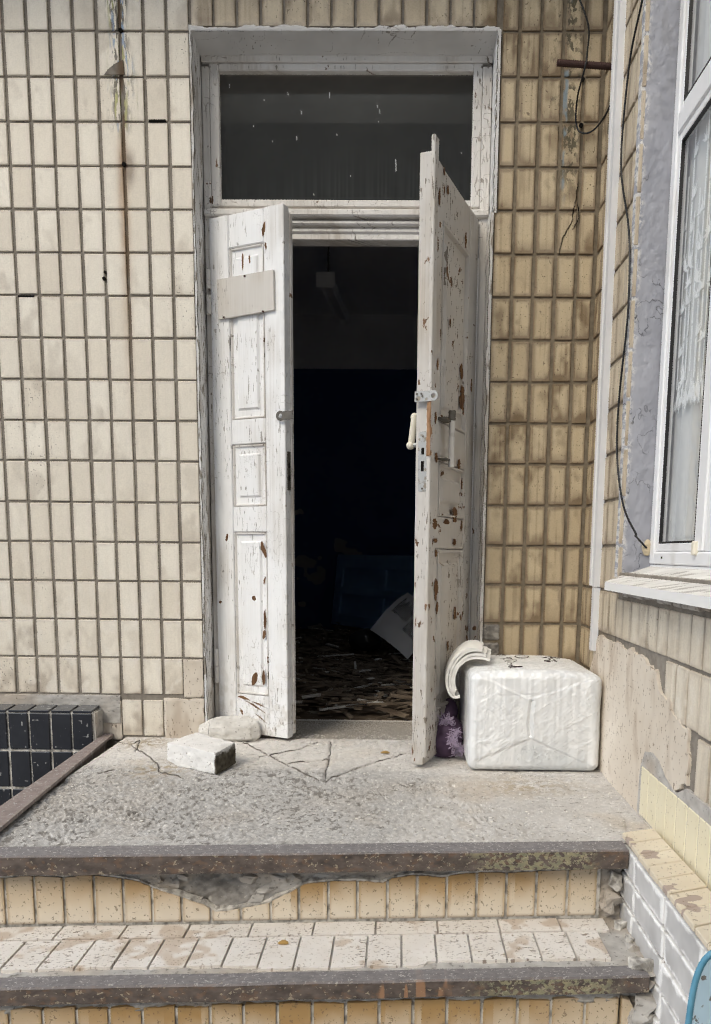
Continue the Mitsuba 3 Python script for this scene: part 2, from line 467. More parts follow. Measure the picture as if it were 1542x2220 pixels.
def tread_tile_color(p, n, uv):
    a = turb(p.x * 16, p.y * 16, 2.0)
    c = mix((0.60, 0.555, 0.50), (0.70, 0.67, 0.63), a)
    hh, vv = p.x + 0.55 * p.y, p.y - 0.35 * p.x
    c = mix(c, (0.15, 0.11, 0.085), 0.8 * smoothstep(0.78, 0.85, noise(hh * 110, vv * 260, 2.0)) * smoothstep(0.38, 0.58, turb(p.x * 9, p.y * 9, 7.0)))
    c = mix(c, (0.40, 0.30, 0.21), 0.6 * spots(p.x * 13, p.y * 15, 0.60, 0.72, 17.0))
    return mix(c, (0.26, 0.19, 0.13), 0.7 * spots(p.x * 170, p.y * 170, 0.70, 0.78, 6.0))


M('tread_tile', tread_tile_color, 0.6, 0.25)


def black_tile_color(p, n, uv):
    a = fbm(p.x * 9, p.z * 9, 4.0)
    c = mix((0.010, 0.011, 0.014), (0.028, 0.031, 0.040), a)
    c = mix(c, (0.12, 0.12, 0.12), smoothstep(0.5, 0.9, n.z) * 0.75)
    return mix(c, (0.40, 0.40, 0.40), 0.7 * smoothstep(0.86, 0.92, noise(p.x * 90, p.z * 90, p.y * 90)))


M('black_tile', black_tile_color, 0.22, 0.5)


def grout_color(p, n, uv):
    a = fbm(p.x * 70, p.y * 50, p.z * 40)
    return mix((0.22, 0.205, 0.185), (0.56, 0.535, 0.49), smoothstep(0.25, 0.65, a))


M('light_grout', grout_color, 0.95, 0.1, cement_bump)


def brick_color(p, n, uv):
    a = turb(p.y * 16, p.z * 14, 3.0)
    c = mix((0.36, 0.355, 0.35), (0.52, 0.515, 0.51), a)
    e = dr.minimum(dr.minimum(uv.x, 1 - uv.x) * 2.2, dr.minimum(uv.y, 1 - uv.y))
    lime = smoothstep(0.20, 0.04, e + 0.45 * (turb(p.y * 24, p.z * 12, 2.0) - 0.42))
    return mix(c, (0.78, 0.78, 0.775), 0.9 * lime)


M('whitewashed_brick', brick_color, 0.9, 0.15, lambda p, n, uv: fbm(p.x * 80, p.y * 80, p.z * 80) * 0.003)


def cap_color(p, n, uv):
    a = turb(p.x * 10, p.y * 10, 2.0)
    c = mix((0.55, 0.475, 0.36), (0.63, 0.57, 0.46), a)
    c = mix(c, (0.36, 0.29, 0.245), smoothstep(0.62, 0.64, turb(p.x * 11, p.y * 15, 28.0)))
    return mix(c, (0.2, 0.15, 0.1), 0.6 * spots(p.x * 150, p.y * 150, 0.70, 0.77, 4.0))


M('cap_tile', cap_color, 0.55, 0.3)


def yellow_tile_color(p, n, uv):
    a = fbm(p.y * 14, p.z * 12, 2.0)
    c = mix((0.66, 0.60, 0.43), (0.70, 0.645, 0.48), a)
    return mix(c, (0.25, 0.18, 0.1), 0.6 * smoothstep(0.90, 0.94, noise(p.y * 170, p.z * 120, 3.0)))


M('pale_yellow_tile', yellow_tile_color, 0.45, 0.35)


def pvc_color(p, n, uv):
    return mix((0.74, 0.74, 0.745), (0.62, 0.61, 0.59), smoothstep(0.5, 0.8, fbm(p.x * 9 + p.y * 9, p.z * 5, 2.0)))


M('white_pvc', pvc_color, 0.35, 0.45)
M('duct_pvc', lambda p, n, uv: mix((0.56, 0.565, 0.585), (0.66, 0.665, 0.68), fbm(p.y * 20, p.z * 3, 2.0)), 0.4, 0.4)
M('black_rubber', (0.012, 0.012, 0.013), 0.45, 0.4)
M('rusty_rebar', (0.045, 0.022, 0.018), 0.7, 0.3)


def sill_color(p, n, uv):
    a = fbm(p.x * 40 + p.y * 25, p.y * 9 - p.x * 9, 2.0)
    c = mix((0.42, 0.40, 0.365), (0.60, 0.585, 0.55), a)
    c = mix(c, (0.20, 0.175, 0.15), 0.6 * smoothstep(0.70, 0.8, noise(p.x * 60 + p.y * 30, p.y * 12, 5.0)) * smoothstep(0.5, 0.8, n.z))
    return mix(c, (0.76, 0.755, 0.74), smoothstep(0.6, 0.3, n.z) * 0.9)


M('painted_sill', sill_color, 0.6, 0.3)
scene['window_glass'] = {'type': 'thindielectric', 'int_ior': 1.5}
scene['dusty_glass'] = {'type': 'blendbsdf', 'weight': proc(lambda p, n, uv: 0.03 + 0.07 * noise(p.x * 130, p.z * 5, 3.0) * smoothstep(2.5, 2.2, p.z + 0.2 * noise(p.x * 4, 2.0)) + 0.05 * turb(p.x * 5, p.z * 5, 4.0)),
                        'a': {'type': 'thindielectric', 'int_ior': 1.5}, 'b': {'type': 'twosided', 'bsdf': {'type': 'diffuse', 'reflectance': {'type': 'rgb', 'value': [0.24, 0.26, 0.25]}}}}
M('curtain_net', lambda p, n, uv: mix((0.50, 0.52, 0.52), (0.66, 0.68, 0.67), noise(p.y * 40, p.z * 1.5, 2.0)), 0.9, 0.05)
M('curtain_print', (0.84, 0.87, 0.87), 0.9, 0.05)
M('pale_limestone', lambda p, n, uv: mix(mix((0.42, 0.395, 0.35), (0.72, 0.70, 0.665), fbm(p.x * 40, p.y * 40, p.z * 40)), (0.22, 0.19, 0.16), 0.7 * smoothstep(0.66, 0.76, fbm(p.x * 120, p.y * 120, p.z * 120))), 0.95, 0.1, cement_bump)


def broken_brick_color(p, n, uv):
    c = mix((0.62, 0.61, 0.59), (0.80, 0.795, 0.78), fbm(p.x * 30, p.y * 30, p.z * 30))
    c = mix(c, (0.42, 0.38, 0.34), smoothstep(0.6, 0.95, n.z) * 0.35)
    c = mix(c, (0.2, 0.17, 0.14), 0.7 * smoothstep(0.68, 0.78, fbm(p.x * 110, p.y * 110, p.z * 110)))
    d = smoothstep(0.330, 0.338, 0.942 * p.x - 0.337 * p.y + 0.010 * (fbm(p.x * 60, p.y * 60, p.z * 60) - 0.5) - 0.010 * smoothstep(0.04, 0.09, p.z))
    return mix(c, mix((0.035, 0.03, 0.024), (0.13, 0.115, 0.085), noise(p.x * 90, p.y * 90, p.z * 90)), d)


M('sooty_brick', broken_brick_color, 0.95, 0.1, cement_bump)


def film_bump(p, n, uv):
    a, b = 0.8 * p.x + 0.6 * p.z + 0.5 * p.y, 0.8 * p.z - 0.6 * p.x + 0.3 * p.y
    r1 = 1 - dr.abs(2 * noise(a * 34 + 2 * noise(p.x * 20, p.y * 20, p.z * 20), b * 90, 2.0) - 1)
    r2 = 1 - dr.abs(2 * noise(b * 26 + 2 * noise(p.z * 18, p.y * 18, p.x * 18), a * 75, 7.0) - 1)
    return r1 * r1 * r1 * 0.0018 + r2 * r2 * r2 * 0.0017 + noise(p.x * 210, p.y * 210 + p.z * 60, p.z * 60) * 0.0008


def foam_color(p, n, uv):
    s = noise(p.x * 110, p.y * 110, p.z * 3)
    b = fbm(p.x * 7, p.y * 7, p.z * 6)
    return mix(mix((0.62, 0.63, 0.635), (0.745, 0.755, 0.76), smoothstep(0.2, 0.8, s)), (0.50, 0.53, 0.545), smoothstep(0.5, 0.8, b) * 0.6)


M('wrapped_foam', foam_color, 0.28, 0.6, film_bump, clearcoat=1.0, clearcoat_gloss=0.94)
M('foam_sheet', lambda p, n, uv: mix((0.62, 0.61, 0.58), (0.74, 0.735, 0.71), noise(p.x * 60, p.y * 8, p.z * 60)), 0.8, 0.2)
M('marker_ink', (0.03, 0.02, 0.022), 0.5, 0.3)
M('purple_cloth', lambda p, n, uv: mix((0.045, 0.026, 0.050), (0.125, 0.078, 0.14), fbm(p.x * 30, p.y * 30, p.z * 30)), 0.6, 0.3)
M('lilac_fringe', (0.42, 0.35, 0.47), 0.8, 0.2)
M('steel_plate', lambda p, n, uv: mix((0.36, 0.365, 0.36), (0.24, 0.21, 0.17), smoothstep(0.5, 0.7, fbm(p.x * 70, p.y * 70, p.z * 70))), 0.45, 0.5, metallic=0.35)
M('dark_steel', lambda p, n, uv: mix((0.055, 0.05, 0.042), (0.14, 0.125, 0.105), fbm(p.x * 70, p.y * 70, p.z * 70)), 0.5, 0.5, metallic=0.3)
M('dark_hole', (0.01, 0.009, 0.008), 0.9, 0.05)
M('cream_plastic', lambda p, n, uv: mix((0.62, 0.57, 0.45), (0.70, 0.66, 0.56), fbm(p.x * 50, p.y * 50, p.z * 50)), 0.4, 0.4)


def blue_sheet_color(p, n, uv):
    c = mix((0.36, 0.50, 0.60), (0.46, 0.60, 0.69), fbm(p.x * 14, p.z * 14, 2.0))
    return mix(c, (0.10, 0.07, 0.045), smoothstep(0.66, 0.74, turb(p.x * 130, p.z * 90, 4.0)) * 0.85)


M('blue_sheet', blue_sheet_color, 0.45, 0.4)
M('blue_rim', lambda p, n, uv: mix((0.06, 0.20, 0.30), (0.14, 0.33, 0.44), noise(p.x * 40, p.y * 40, p.z * 40)), 0.45, 0.4)
M('navy_wall', lambda p, n, uv: mix(mix((0.045, 0.075, 0.17), (0.075, 0.115, 0.24), fbm(p.x * 3, p.z * 3, 2.0)), (0.30, 0.29, 0.27), smoothstep(0.0, 0.02, fbm(p.x * 5, p.z * 6, 33.0) - 0.66 - 0.4 * dr.maximum(0, p.z - 0.8))), 0.8, 0.2)
M('grey_wall', lambda p, n, uv: mix((0.60, 0.60, 0.59), (0.70, 0.70, 0.68), fbm(p.x * 3, p.z * 3, p.y * 2)), 0.9, 0.1)
M('dusty_boards', lambda p, n, uv: mix(mix((0.045, 0.032, 0.022), (0.12, 0.09, 0.065), fbm(p.x * 5, p.y * 30, 2.0)), (0.30, 0.27, 0.23), smoothstep(0.62, 0.8, fbm(p.x * 25, p.y * 25, 7.0)) * 0.5), 0.9, 0.1)
M('debris_wood', lambda p, n, uv: mix((0.06, 0.042, 0.03), (0.22, 0.175, 0.13), noise(p.x * 14, p.y * 14, p.z * 60)), 0.9, 0.1)
M('debris_pale', (0.46, 0.44, 0.40), 0.9, 0.1)
M('blue_door', lambda p, n, uv: mix((0.24, 0.40, 0.60), (0.32, 0.50, 0.70), fbm(p.x * 5, p.y * 5, p.z * 5)), 0.6, 0.3)
M('paper', (0.62, 0.61, 0.60), 0.9, 0.1)
M('lamp_metal', (0.72, 0.72, 0.70), 0.5, 0.3)
M('glossy_black', (0.02, 0.02, 0.02), 0.15, 0.6)
M('dry_leaf', (0.34, 0.21, 0.07), 0.7, 0.2)
M('canopy_concrete', (0.30, 0.29, 0.27), 0.9, 0.1)
M('dark_render', (0.12, 0.115, 0.105), 0.9, 0.1)
M('pale_beam', (0.52, 0.53, 0.52), 0.9, 0.1)
M('yard_asphalt', lambda p, n, uv: mix((0.13, 0.125, 0.12), (0.22, 0.21, 0.20), fbm(p.x * 6, p.y * 6, 2.0)), 0.95, 0.1)
M('expanding_foam', (0.50, 0.42, 0.29), 0.9, 0.1)

# ---------------------------------------------------------------- the setting
GZ = -0.64
tag(obj('ground', box(-60, 60, -60, 60, GZ - 0.3, GZ), 'yard_asphalt'), 'grey asphalt yard below the steps', kind='structure')

# door wall ----------------------------------------------------------------
ROW = [3.1427, 2.9868, 2.8308, 2.6749, 2.5208, 2.3666, 2.2116, 2.0592, 1.9038, 1.7483, 1.5915, 1.4352, 1.2799, 1.1248, 0.9632, 0.8053, 0.6487, 0.4930, 0.3351, 0.1795, 0.02]
A = 0.087
XO, XR, ZT = 0.004, 1.140, 2.684          # the door opening
YB = 0.006                                # mortar face, tiles stand proud of it
WALL = thing('entrance_wall', 'wall of cream vertical tiles around the open white doors, browner to their right', 'wall')
WTOP = 7.0
obj('masonry', cat([box(-3.4, XO - 0.001, YB, 0.42, GZ, WTOP), box(XR + 0.001, 2.2, YB, 0.42, GZ, WTOP), box(XO - 0.001, XR + 0.001, YB, 0.42, ZT, WTOP), box(XO - 0.001, XR + 0.001, YB, 0.42, GZ, -0.012)]), 'mortar', WALL)

TW, TH, TD = 0.0785, 0.147, 0.014


def tile_ply(w, h, c, mat):
    m = cbox(-w / 2, w / 2, 0, TD, -h / 2, h / 2, c)
    v = np.asarray(m.vertices)
    return mikit.ply(m, mat, False, uv=np.stack([v[:, 0] / w + 0.5, v[:, 2] / h + 0.5], 1))


TILES = [tile_ply(TW, TH, c, 'glazed_tile') for c in (0.0015, 0.0022, 0.003)]


def wall_tile(parent, x, z, w=TW, h=TH, pos=None, rotz=0.0, base=TILES, name='tile'):
    g = lambda s: rng.uniform(-s, s)
    t = T().translate(pos if pos else [x + g(0.001), g(0.0008), z + g(0.001)])
    if rotz:
        t = t.rotate([0, 0, 1], rotz)
    t = t.rotate([0, 1, 0], g(0.5)).rotate([1, 0, 0], g(0.5)).rotate([0, 0, 1], g(0.6)).scale([w / TW * (1 + g(0.012)), 1, h / TH * (1 + g(0.006))])
    return obj(name, dict(rng.choice(base)), None, parent, to_world=t)


JL = 0.009
for r in range(1, 19):
    zt, zb = ROW[r], ROW[r + 1]
    for k in range(-12, 0):
        if r == 18 and k == -1:
            continue
        x0, x1 = k * A, (k + 1) * A
        if x1 < -0.90:
            continue
        wall_tile(WALL, (x0 + x1) / 2 + 0.0035, (zt + zb) / 2, A - 0.0125, zt - zb - JL * 0.9)
for k in range(13):                       # over the door
    x0 = 0.004 + k * 0.0874
    wall_tile(WALL, x0 + 0.0437, (2.8308 + ZT + 0.004) / 2, 0.078, 2.8308 - ZT - 0.012)
    wall_tile(WALL, x0 + 0.0437, (2.8308 + 2.9868) / 2, 0.078, 0.147)
RC = [1.1405, 1.2205, 1.3015, 1.3835, 1.4635, XS - 0.006]
for r in range(1, 20):
    zt, zb = ROW[r], ROW[r + 1]
    for k in range(5):
        x0, x1 = RC[k] + (0.013 if k == 0 and zt > 2.1 else 0), RC[k + 1]
        if k == 0 and r == 17:
            continue
        wall_tile(WALL, (x0 + x1) / 2, (zt + zb) / 2, x1 - x0 - 0.0125, zt - zb - JL)
# untiled patch at the right jamb foot, two courses of brick showing
for z0, z1 in ((0.425, 0.488), (0.350, 0.412)):
    obj('exposed_brick', rough(cbox(1.145, 1.212, -0.002, 0.02, z0, z1, 0.006), 0.003, 60, 4, 0.012), 'crumbled_cement', WALL, True)
# left foot of the wall: cement render and two odd tiles
z18 = ROW[19] - 0.006
ren = cat([rough(box(-0.0850, -0.004, -0.002, 0.03, z18 - 0.002, ROW[18] - 0.006), 0.004, 30, 2, 0.02), rough(box(-0.168, -0.003, -0.004, 0.03, -0.01, z18 - 0.008), 0.005, 25, 5, 0.02),
           rough(box(-0.430, -0.349, -0.003, 0.03, -0.01, 0.152), 0.004, 30, 6, 0.02)])
obj('cement_render', ren, 'patch_plaster', WALL, True)
obj('cement_band', rough(box(-3.4, -0.352, -0.006, 0.03, 0.06, 0.176), 0.004, 25, 9, 0.025), 'cement', WALL, True)
for x in (-0.305, -0.216):
    wall_tile(WALL, x, 0.082, 0.080, 0.150)
# plaster of the door reveal
sof = grid_sheet(120, 16, lambda u, v: (XO - 0.002 + u * (XR - XO + 0.004), -0.006 + v * 0.125, ZT - 0.010 + 0.008 * (meshkit.fbm(np.stack([u * 18, v * 3, v * 0], -1), 3) - 0.5) * (1 - v) - (ZT - 0.012 - wal(700, 122, 0.109)[2]) * v))
lip = grid_sheet(160, 8, lambda u, v: (XO - 0.004 + u * (XR - XO + 0.010), -0.006 - 0.003 * np.sin(v * np.pi), ZT - 0.011 + v * (0.010 + 0.028 * np.maximum(0, meshkit.fbm(np.stack([u * 26, 0 * u, 0 * u + 4], -1), 4) - 0.34))))
obj('reveal_soffit', cat([sof, lip]), 'white_plaster', WALL, True)


def reveal(x, s, z0, z1, w, seed):
    """s: +1 the left reveal (faces right), -1 the right reveal"""
    def fn(u, v):
        j = meshkit.fbm(np.stack([u * 3, v * 40, 0 * u + seed], -1), 4) - 0.5
        return x + s * (w + 0.006 * j * (u > 0) + 0.010 * (j - 0.1) * (u < 0.2)), -0.008 + u * 0.16 + 0.004 * j * (u < 0.1), z0 + v * (z1 - z0)
    m = grid_sheet(14, 220, fn)
    e = grid_sheet(4, 220, lambda u, v: (x + s * (w * u + 0.012 * u * (meshkit.fbm(np.stack([0 * u, v * 40, 0 * u + seed], -1), 4) - 0.6) - 0.002), -0.0085 + 0 * u, z0 + v * (z1 - z0)))
    return cat([m, e])


obj('reveal_plaster', reveal(XO, 1, -0.005, ZT - 0.006, 0.008, 3), 'flaking_plaster', WALL, True)
obj('reveal_plaster', cat([reveal(1.150, -1, 2.05, ZT - 0.006, 0.012, 7)]), 'white_plaster', WALL, True)
obj('reveal_plaster', reveal(XR, -1, -0.005, 2.052, 0.012, 11), 'flaking_plaster', WALL, True)


def crack_strip(pts, w, nrm, off, seed=0):
    """a ragged dark fissure: a thin ribbon along pts on a plane"""
    p = np.asarray(pts, float)
    q = []
    for a_, b_ in zip(p[:-1], p[1:]):
        n_ = max(2, int(np.linalg.norm(b_ - a_) / 0.008))
        q += [a_ + (b_ - a_) * t for t in np.linspace(0, 1, n_, endpoint=False)]
    q = np.array(q + [p[-1]])
    rs = np.random.RandomState(seed)
    nrm = np.asarray(nrm, float)
    t = np.gradient(q, axis=0)
    t /= np.linalg.norm(t, axis=1, keepdims=True)
    s = np.cross(t, nrm)
    q = q + s * rs.uniform(-w, w, (len(q), 1)) * 1.2
    ww = w * rs.uniform(0.4, 1.2, (len(q), 1)) * np.minimum(1, np.minimum(np.arange(len(q)), np.arange(len(q))[::-1])[:, None] / 3 + 0.2)
    v = np.vstack([q + s * ww, q - s * ww, q - nrm * 0.004]) + nrm * off
    n_ = len(q)
    f = []
    for i in range(n_ - 1):
        for a_, b_ in ((0, 2 * n_), (2 * n_, n_)):
            f += [[a_ + i, a_ + i + 1, b_ + i + 1], [a_ + i, b_ + i + 1, b_ + i]]
    return trimesh.Trimesh(v, f, process=False)


for pts in ([(1254, 395), (1250, 420), (1243, 455), (1240, 480), (1222, 512), (1216, 528), (1214, 552)], [(1252, 440), (1256, 468), (1250, 482), (1240, 498)]):
    obj('crack', crack_strip([wal(*p, 0) for p in pts], 0.0022, (0, -1, 0), 0.0035, 3), 'dark_hole', WALL)
for c_, r_ in (((262, 66), 0.008), ((269, 356), 0.008), ((1264, 172), 0.007), ((1260, 272), 0.008), ((226, 604), 0.007), ((228, 590), 0.005)):
    q = wal(*c_)
    obj('drill_hole', frame_map(trimesh.creation.cylinder(r_, 0.006, sections=14), q + np.array([0, -0.001, 0]), (1, 0, 0), (0, 0, 1), (0, 1, 0)), 'dark_hole', WALL)
for px, py in ((341, 261), (57, 642)):
    q = wal(px, py)
    obj('open_joint', box(q[0] - 0.032, q[0] + 0.032, -0.0015, 0.004, q[2] - 0.0035, q[2] + 0.0035), 'dark_hole', WALL)
# lost plaster flake on one tile
obj('cement_smear', frame_map(prism(sg.Polygon([(0, 0), (0.075, 0), (0.072, 0.05), (0.04, 0.036), (0.015, 0.018)]), 0.004), wal(227, 163) + np.array([0, -0.006, 0]), (1, 0, 0), (0, 0, 1), (0, 1, 0)), 'mortar', WALL)

# side wall -------------------------------------------------------------------
SIDE = thing('side_wall', 'tiled wall with a window along the right, turning the corner at the doors', 'wall')
WX = 1.64                                 # the window's plane
YW0, YW1 = -0.522, -3.1                   # the window opening
obj('masonry', cat([box(XS + YB, 2.2, YW0 + 0.016, YB, GZ, WTOP), box(XS + YB, 2.2, -4.6, YW0, GZ, 0.715), box(XS + YB, 2.2, -4.6, YW1, 0.715, WTOP), box(XS + YB, 2.2, YW1, YW0, 2.95, WTOP)]), 'mortar', SIDE)
plaster_poly = sg.Polygon([(-0.30, 0.475), (-0.55, 0.482), (-0.84, 0.478), (-0.93, 0.455), (-1.03, 0.405), (-1.10, 0.385), (-1.16, 0.36), (-1.25, 0.325), (-1.275, 0.25), (-1.26, 0.20), (-1.2, 0.16), (-1.1, 0.13), (-1.05, 0.10), (-1.05, -0.05), (-0.02, -0.05), (-0.02, 0.18), (-0.20, 0.30)])


def side_tile(y0, y1, z0, z1, base=TILES, name='tile'):
    g = lambda s: rng.uniform(-s, s)
    return wall_tile(SIDE, 0, 0, y1 - y0, z1 - z0, [XS + g(0.0008), (y0 + y1) / 2, (z0 + z1) / 2], -90.0, base, name)


YT = [-0.004] + [-A * j for j in range(1, 24)]
for r in range(1, 20):
    zt, zb = ROW[r], ROW[r + 1]
    for j in range(0, 19):
        y1, y0 = YT[j], -A * (j + 1)
        z1_, z0_ = zt, zb
        if j > 5 and zt > 0.72:
            continue
        if j > 5 and r == 16:
            z1_ = 0.632
        if z0_ < 0.17 and j > 10:
            continue
        if plaster_poly.contains(sg.Point((y0 + y1) / 2, (z0_ + z1_) / 2)):
            continue
        e = 0.0105
        cut = max([0] + [0.0])
        side_tile(y0 + e / 2, y1 - e / 2, z0_ + e / 2, z1_ - e / 2 - cut)
_b = np.array(plaster_poly.exterior.segmentize(0.012).coords)[:-1]
_j = meshkit.fbm(np.stack([_b[:, 0] * 30, _b[:, 1] * 30, 0 * _b[:, 0]], -1), 4, 3) - 0.5
_k = meshkit.fbm(np.stack([_b[:, 0] * 30, _b[:, 1] * 30, 0 * _b[:, 0] + 9], -1), 4, 5) - 0.5
_m = (_b[:, 1] > 0.0) & (_b[:, 0] < -0.06)
pl = prism(sg.Polygon(_b + np.stack([_j, _k], 1) * 0.045 * _m[:, None]).buffer(0), 0.009)
v, f = trimesh.remesh.subdivide_to_size(pl.vertices, pl.faces, 0.03)
pl = trimesh.Trimesh(v, f)
pl.merge_vertices()
pl = frame_map(pl, (XS - 0.003, 0, 0), (0, 1, 0), (0, 0, 1), (1, 0, 0))
pl.vertices[:, 0] -= 0.010 * (meshkit.fbm(np.asarray(pl.vertices) * 9, 4, 3) - 0.5) * (pl.vertices[:, 0] < XS + 0.002)
obj('plaster_patch', pl, 'patch_plaster', SIDE, 40)
cem = prism(sg.Polygon([(-0.885, 0.0), (-0.895, 0.14), (-0.93, 0.200), (-1.0, 0.215), (-1.06, 0.205), (-1.12, 0.175), (-1.20, 0.155), (-1.27, 0.19), (-1.45, 0.19), (-1.75, 0.165), (-1.75, 0.10), (-1.75, 0.0)]), 0.010)
obj('cement_patch', frame_map(cem, (XS - 0.006, 0, 0), (0, 1, 0), (0, 0, 1), (1, 0, 0)), 'cement', SIDE)
YEL = [tile_ply(TW, TH, 0.002, 'pale_yellow_tile')]
for j in range(10):
    y1 = -0.915 - j * 0.0765
    t0 = T().translate([XS - 0.0085, y1 - 0.036, 0.078]).rotate([0, 0, 1], -90).scale([0.070 / TW, 1, 0.148 / TH])
    obj('yellow_tile', dict(YEL[0]), None, SIDE, to_world=t0, label='fresh pale yellow tile near the floor' if j == 0 else None)
# reveal of the window, towards the camera
rv = grid_sheet(24, 260, lambda u, v: (XS - 0.004 + u * (WX - XS + 0.02), YW0 + 0.007 + 0.004 * (meshkit.fbm(np.stack([u * 9, v * 130, 0 * u], -1), 4) - 0.5), 0.70 + v * 2.3))
rl = grid_sheet(5, 260, lambda u, v: (XS - 0.004 - 0 * u, YW0 + 0.007 + 0.018 * u * (0.5 + meshkit.fbm(np.stack([0 * u, v * 70, 0 * u + 3], -1), 4)), 0.70 + v * 2.3))
obj('window_reveal', cat([rv, rl]), 'blue_grey_plaster', SIDE, True)
# raw bricks under the sill
rs = np.random.RandomState(5)
yb = -0.62
while yb > -2.2:
    w = rs.uniform(0.05, 0.085)
    obj('brick_end', rough(cbox(XS - 0.004 - rs.uniform(0, 0.006), XS + 0.03, yb - w + 0.006, yb, 0.640 + rs.uniform(-0.003, 0.006), 0.672, 0.004), 0.002, 60, int(-yb * 100), 0.02), 'cement', SIDE, True)
    yb -= w
# sill
sp = sg.Polygon([(1.476, -0.594), (1.537, -0.549), (1.655, -0.516), (1.655, -2.4), (1.476, -2.4)])
sl = prism(sp, 0.026)
vv = np.asarray(sl.vertices).copy()
vv[:, 2] += 0.660 + (vv[:, 0] - 1.476) * 0.30
sl.vertices = vv
obj('window_sill', sl, 'painted_sill', SIDE, label='white painted sill with streaked grey top under the window')

# window ----------------------------------------------------------------------
WIN = thing('window', 'white plastic window with net curtain at the right edge', 'window')
YF = YW0 + 0.002


def wbar(y0, y1, z0, z1, x0=WX, x1=WX + 0.034, c=0.004):
    return cbox(x0, x1, min(y0, y1), max(y0, y1), z0, z1, c)


obj('frame', cat([wbar(YF, YF - 0.042, 0.745, 2.94), wbar(YF - 0.042, -3.08, 0.745, 0.785), wbar(YF - 0.042, -3.08, 2.055, 2.115), wbar(YF - 0.042, -3.08, 2.88, 2.94)]), 'white_pvc', WIN)
obj('subframe', wbar(YF, -3.08, 0.728, 0.743, WX + 0.004, WX + 0.06, 0.002), 'white_pvc', WIN)
mull = (-0.932, -0.985)
obj('mullion', cat([wbar(*mull, 0.786, 2.054), wbar(-1.9, -1.95, 0.786, 2.054)]), 'white_pvc', WIN)
S1 = (YF - 0.043, -0.930)


def sash(y0, y1, z0, z1, w, x0, x1):
    return cat([cbox(x0, x1, y0 - w, y0, z0, z1, 0.003), cbox(x0, x1, y1, y1 + w, z0, z1, 0.003), cbox(x0, x1, y1 + w + 0.0005, y0 - w - 0.0005, z0, z0 + w, 0.003), cbox(x0, x1, y1 + w + 0.0005, y0 - w - 0.0005, z1 - w, z1, 0.003)])


def gasket(y0, y1, z0, z1, x):
    g = 0.006
    return cat([box(x, x + 0.01, y0 - g, y0, z0, z1), box(x, x + 0.01, y1, y1 + g, z0, z1), box(x, x + 0.01, y1 + g, y0 - g, z0, z0 + g), box(x, x + 0.01, y1 + g, y0 - g, z1 - g, z1)])


panes = [(YF - 0.043, -0.931, 0.786, 2.054, 0.026), (-0.987, -1.899, 0.786, 2.054, 0.05), (YF - 0.043, -3.07, 2.116, 2.879, 0.022)]
for (y0, y1, z0, z1, w) in panes:
    s_ = obj('sash', sash(y0, y1, z0, z1, w, WX + 0.006, WX + 0.030), 'white_pvc', WIN)
    obj('gasket', gasket(y0 - w, y1 + w, z0 + w, z1 - w, WX + 0.007), 'black_rubber', s_)
    q = np.array([[WX + 0.015, y0 - w, z0 + w], [WX + 0.015, y1 + w, z0 + w], [WX + 0.015, y1 + w, z1 - w], [WX + 0.015, y0 - w, z1 - w]])
    obj('pane', trimesh.Trimesh(q, [[0, 1, 2], [0, 2, 3]], process=False), 'window_glass', s_)
obj('drain_slot', box(WX - 0.001, WX + 0.002, -0.655, -0.643, 0.764, 0.770), 'dark_hole', WIN)
obj('hinge', cbox(WX - 0.012, WX + 0.004, -0.952, -0.932, 0.775, 0.815, 0.003), 'cream_plastic', WIN)
obj('foam_filling', rough(trimesh.creation.icosphere(3, 1).apply_scale([0.016, 0.008, 0.028]).apply_translation([WX - 0.008, YW0 + 0.002, 0.80]), 0.008, 60, 3), 'expanding_foam', WIN, True)
# the room behind the window and its curtain
obj('room_lining', cat([box(2.9, 2.95, -3.4, -0.3, 0.2, 3.2), box(2.21, 2.9, -0.35, -0.3, 0.2, 3.2), box(2.21, 2.9, -3.4, -3.35, 0.2, 3.2), box(2.21, 2.9, -3.4, -0.3, 0.15, 0.2), box(2.21, 2.9, -3.4, -0.3, 3.2, 3.25)]), 'grey_wall', WIN)
CU = thing('net_curtain', 'net curtain printed with pale bamboo behind the window panes', 'curtain')
obj('curtain_cloth', grid_sheet(160, 4, lambda u, v: (WX + 0.048 + 0.005 * np.sin(u * 120) + 0.003 * np.sin(u * 47 + 1), -0.512 - u * 1.45, 0.72 + v * 2.1)), 'curtain_net', CU, True)
stal = []
rs = np.random.RandomState(11)


def leafblade(y, z, ang, ln, w=0.010, x=WX + 0.0365):
    d = np.array([math.cos(ang), math.sin(ang)])
    n_ = np.array([-d[1], d[0]])
    pts = [np.array([y, z]), np.array([y, z]) + d * ln * 0.4 + n_ * w * 0.5, np.array([y, z]) + d * ln, np.array([y, z]) + d * ln * 0.4 - n_ * w * 0.5]
    return frame_map(prism(sg.Polygon(pts), 0.0006), (x, 0, 0), (0, 1, 0), (0, 0, 1), (1, 0, 0))


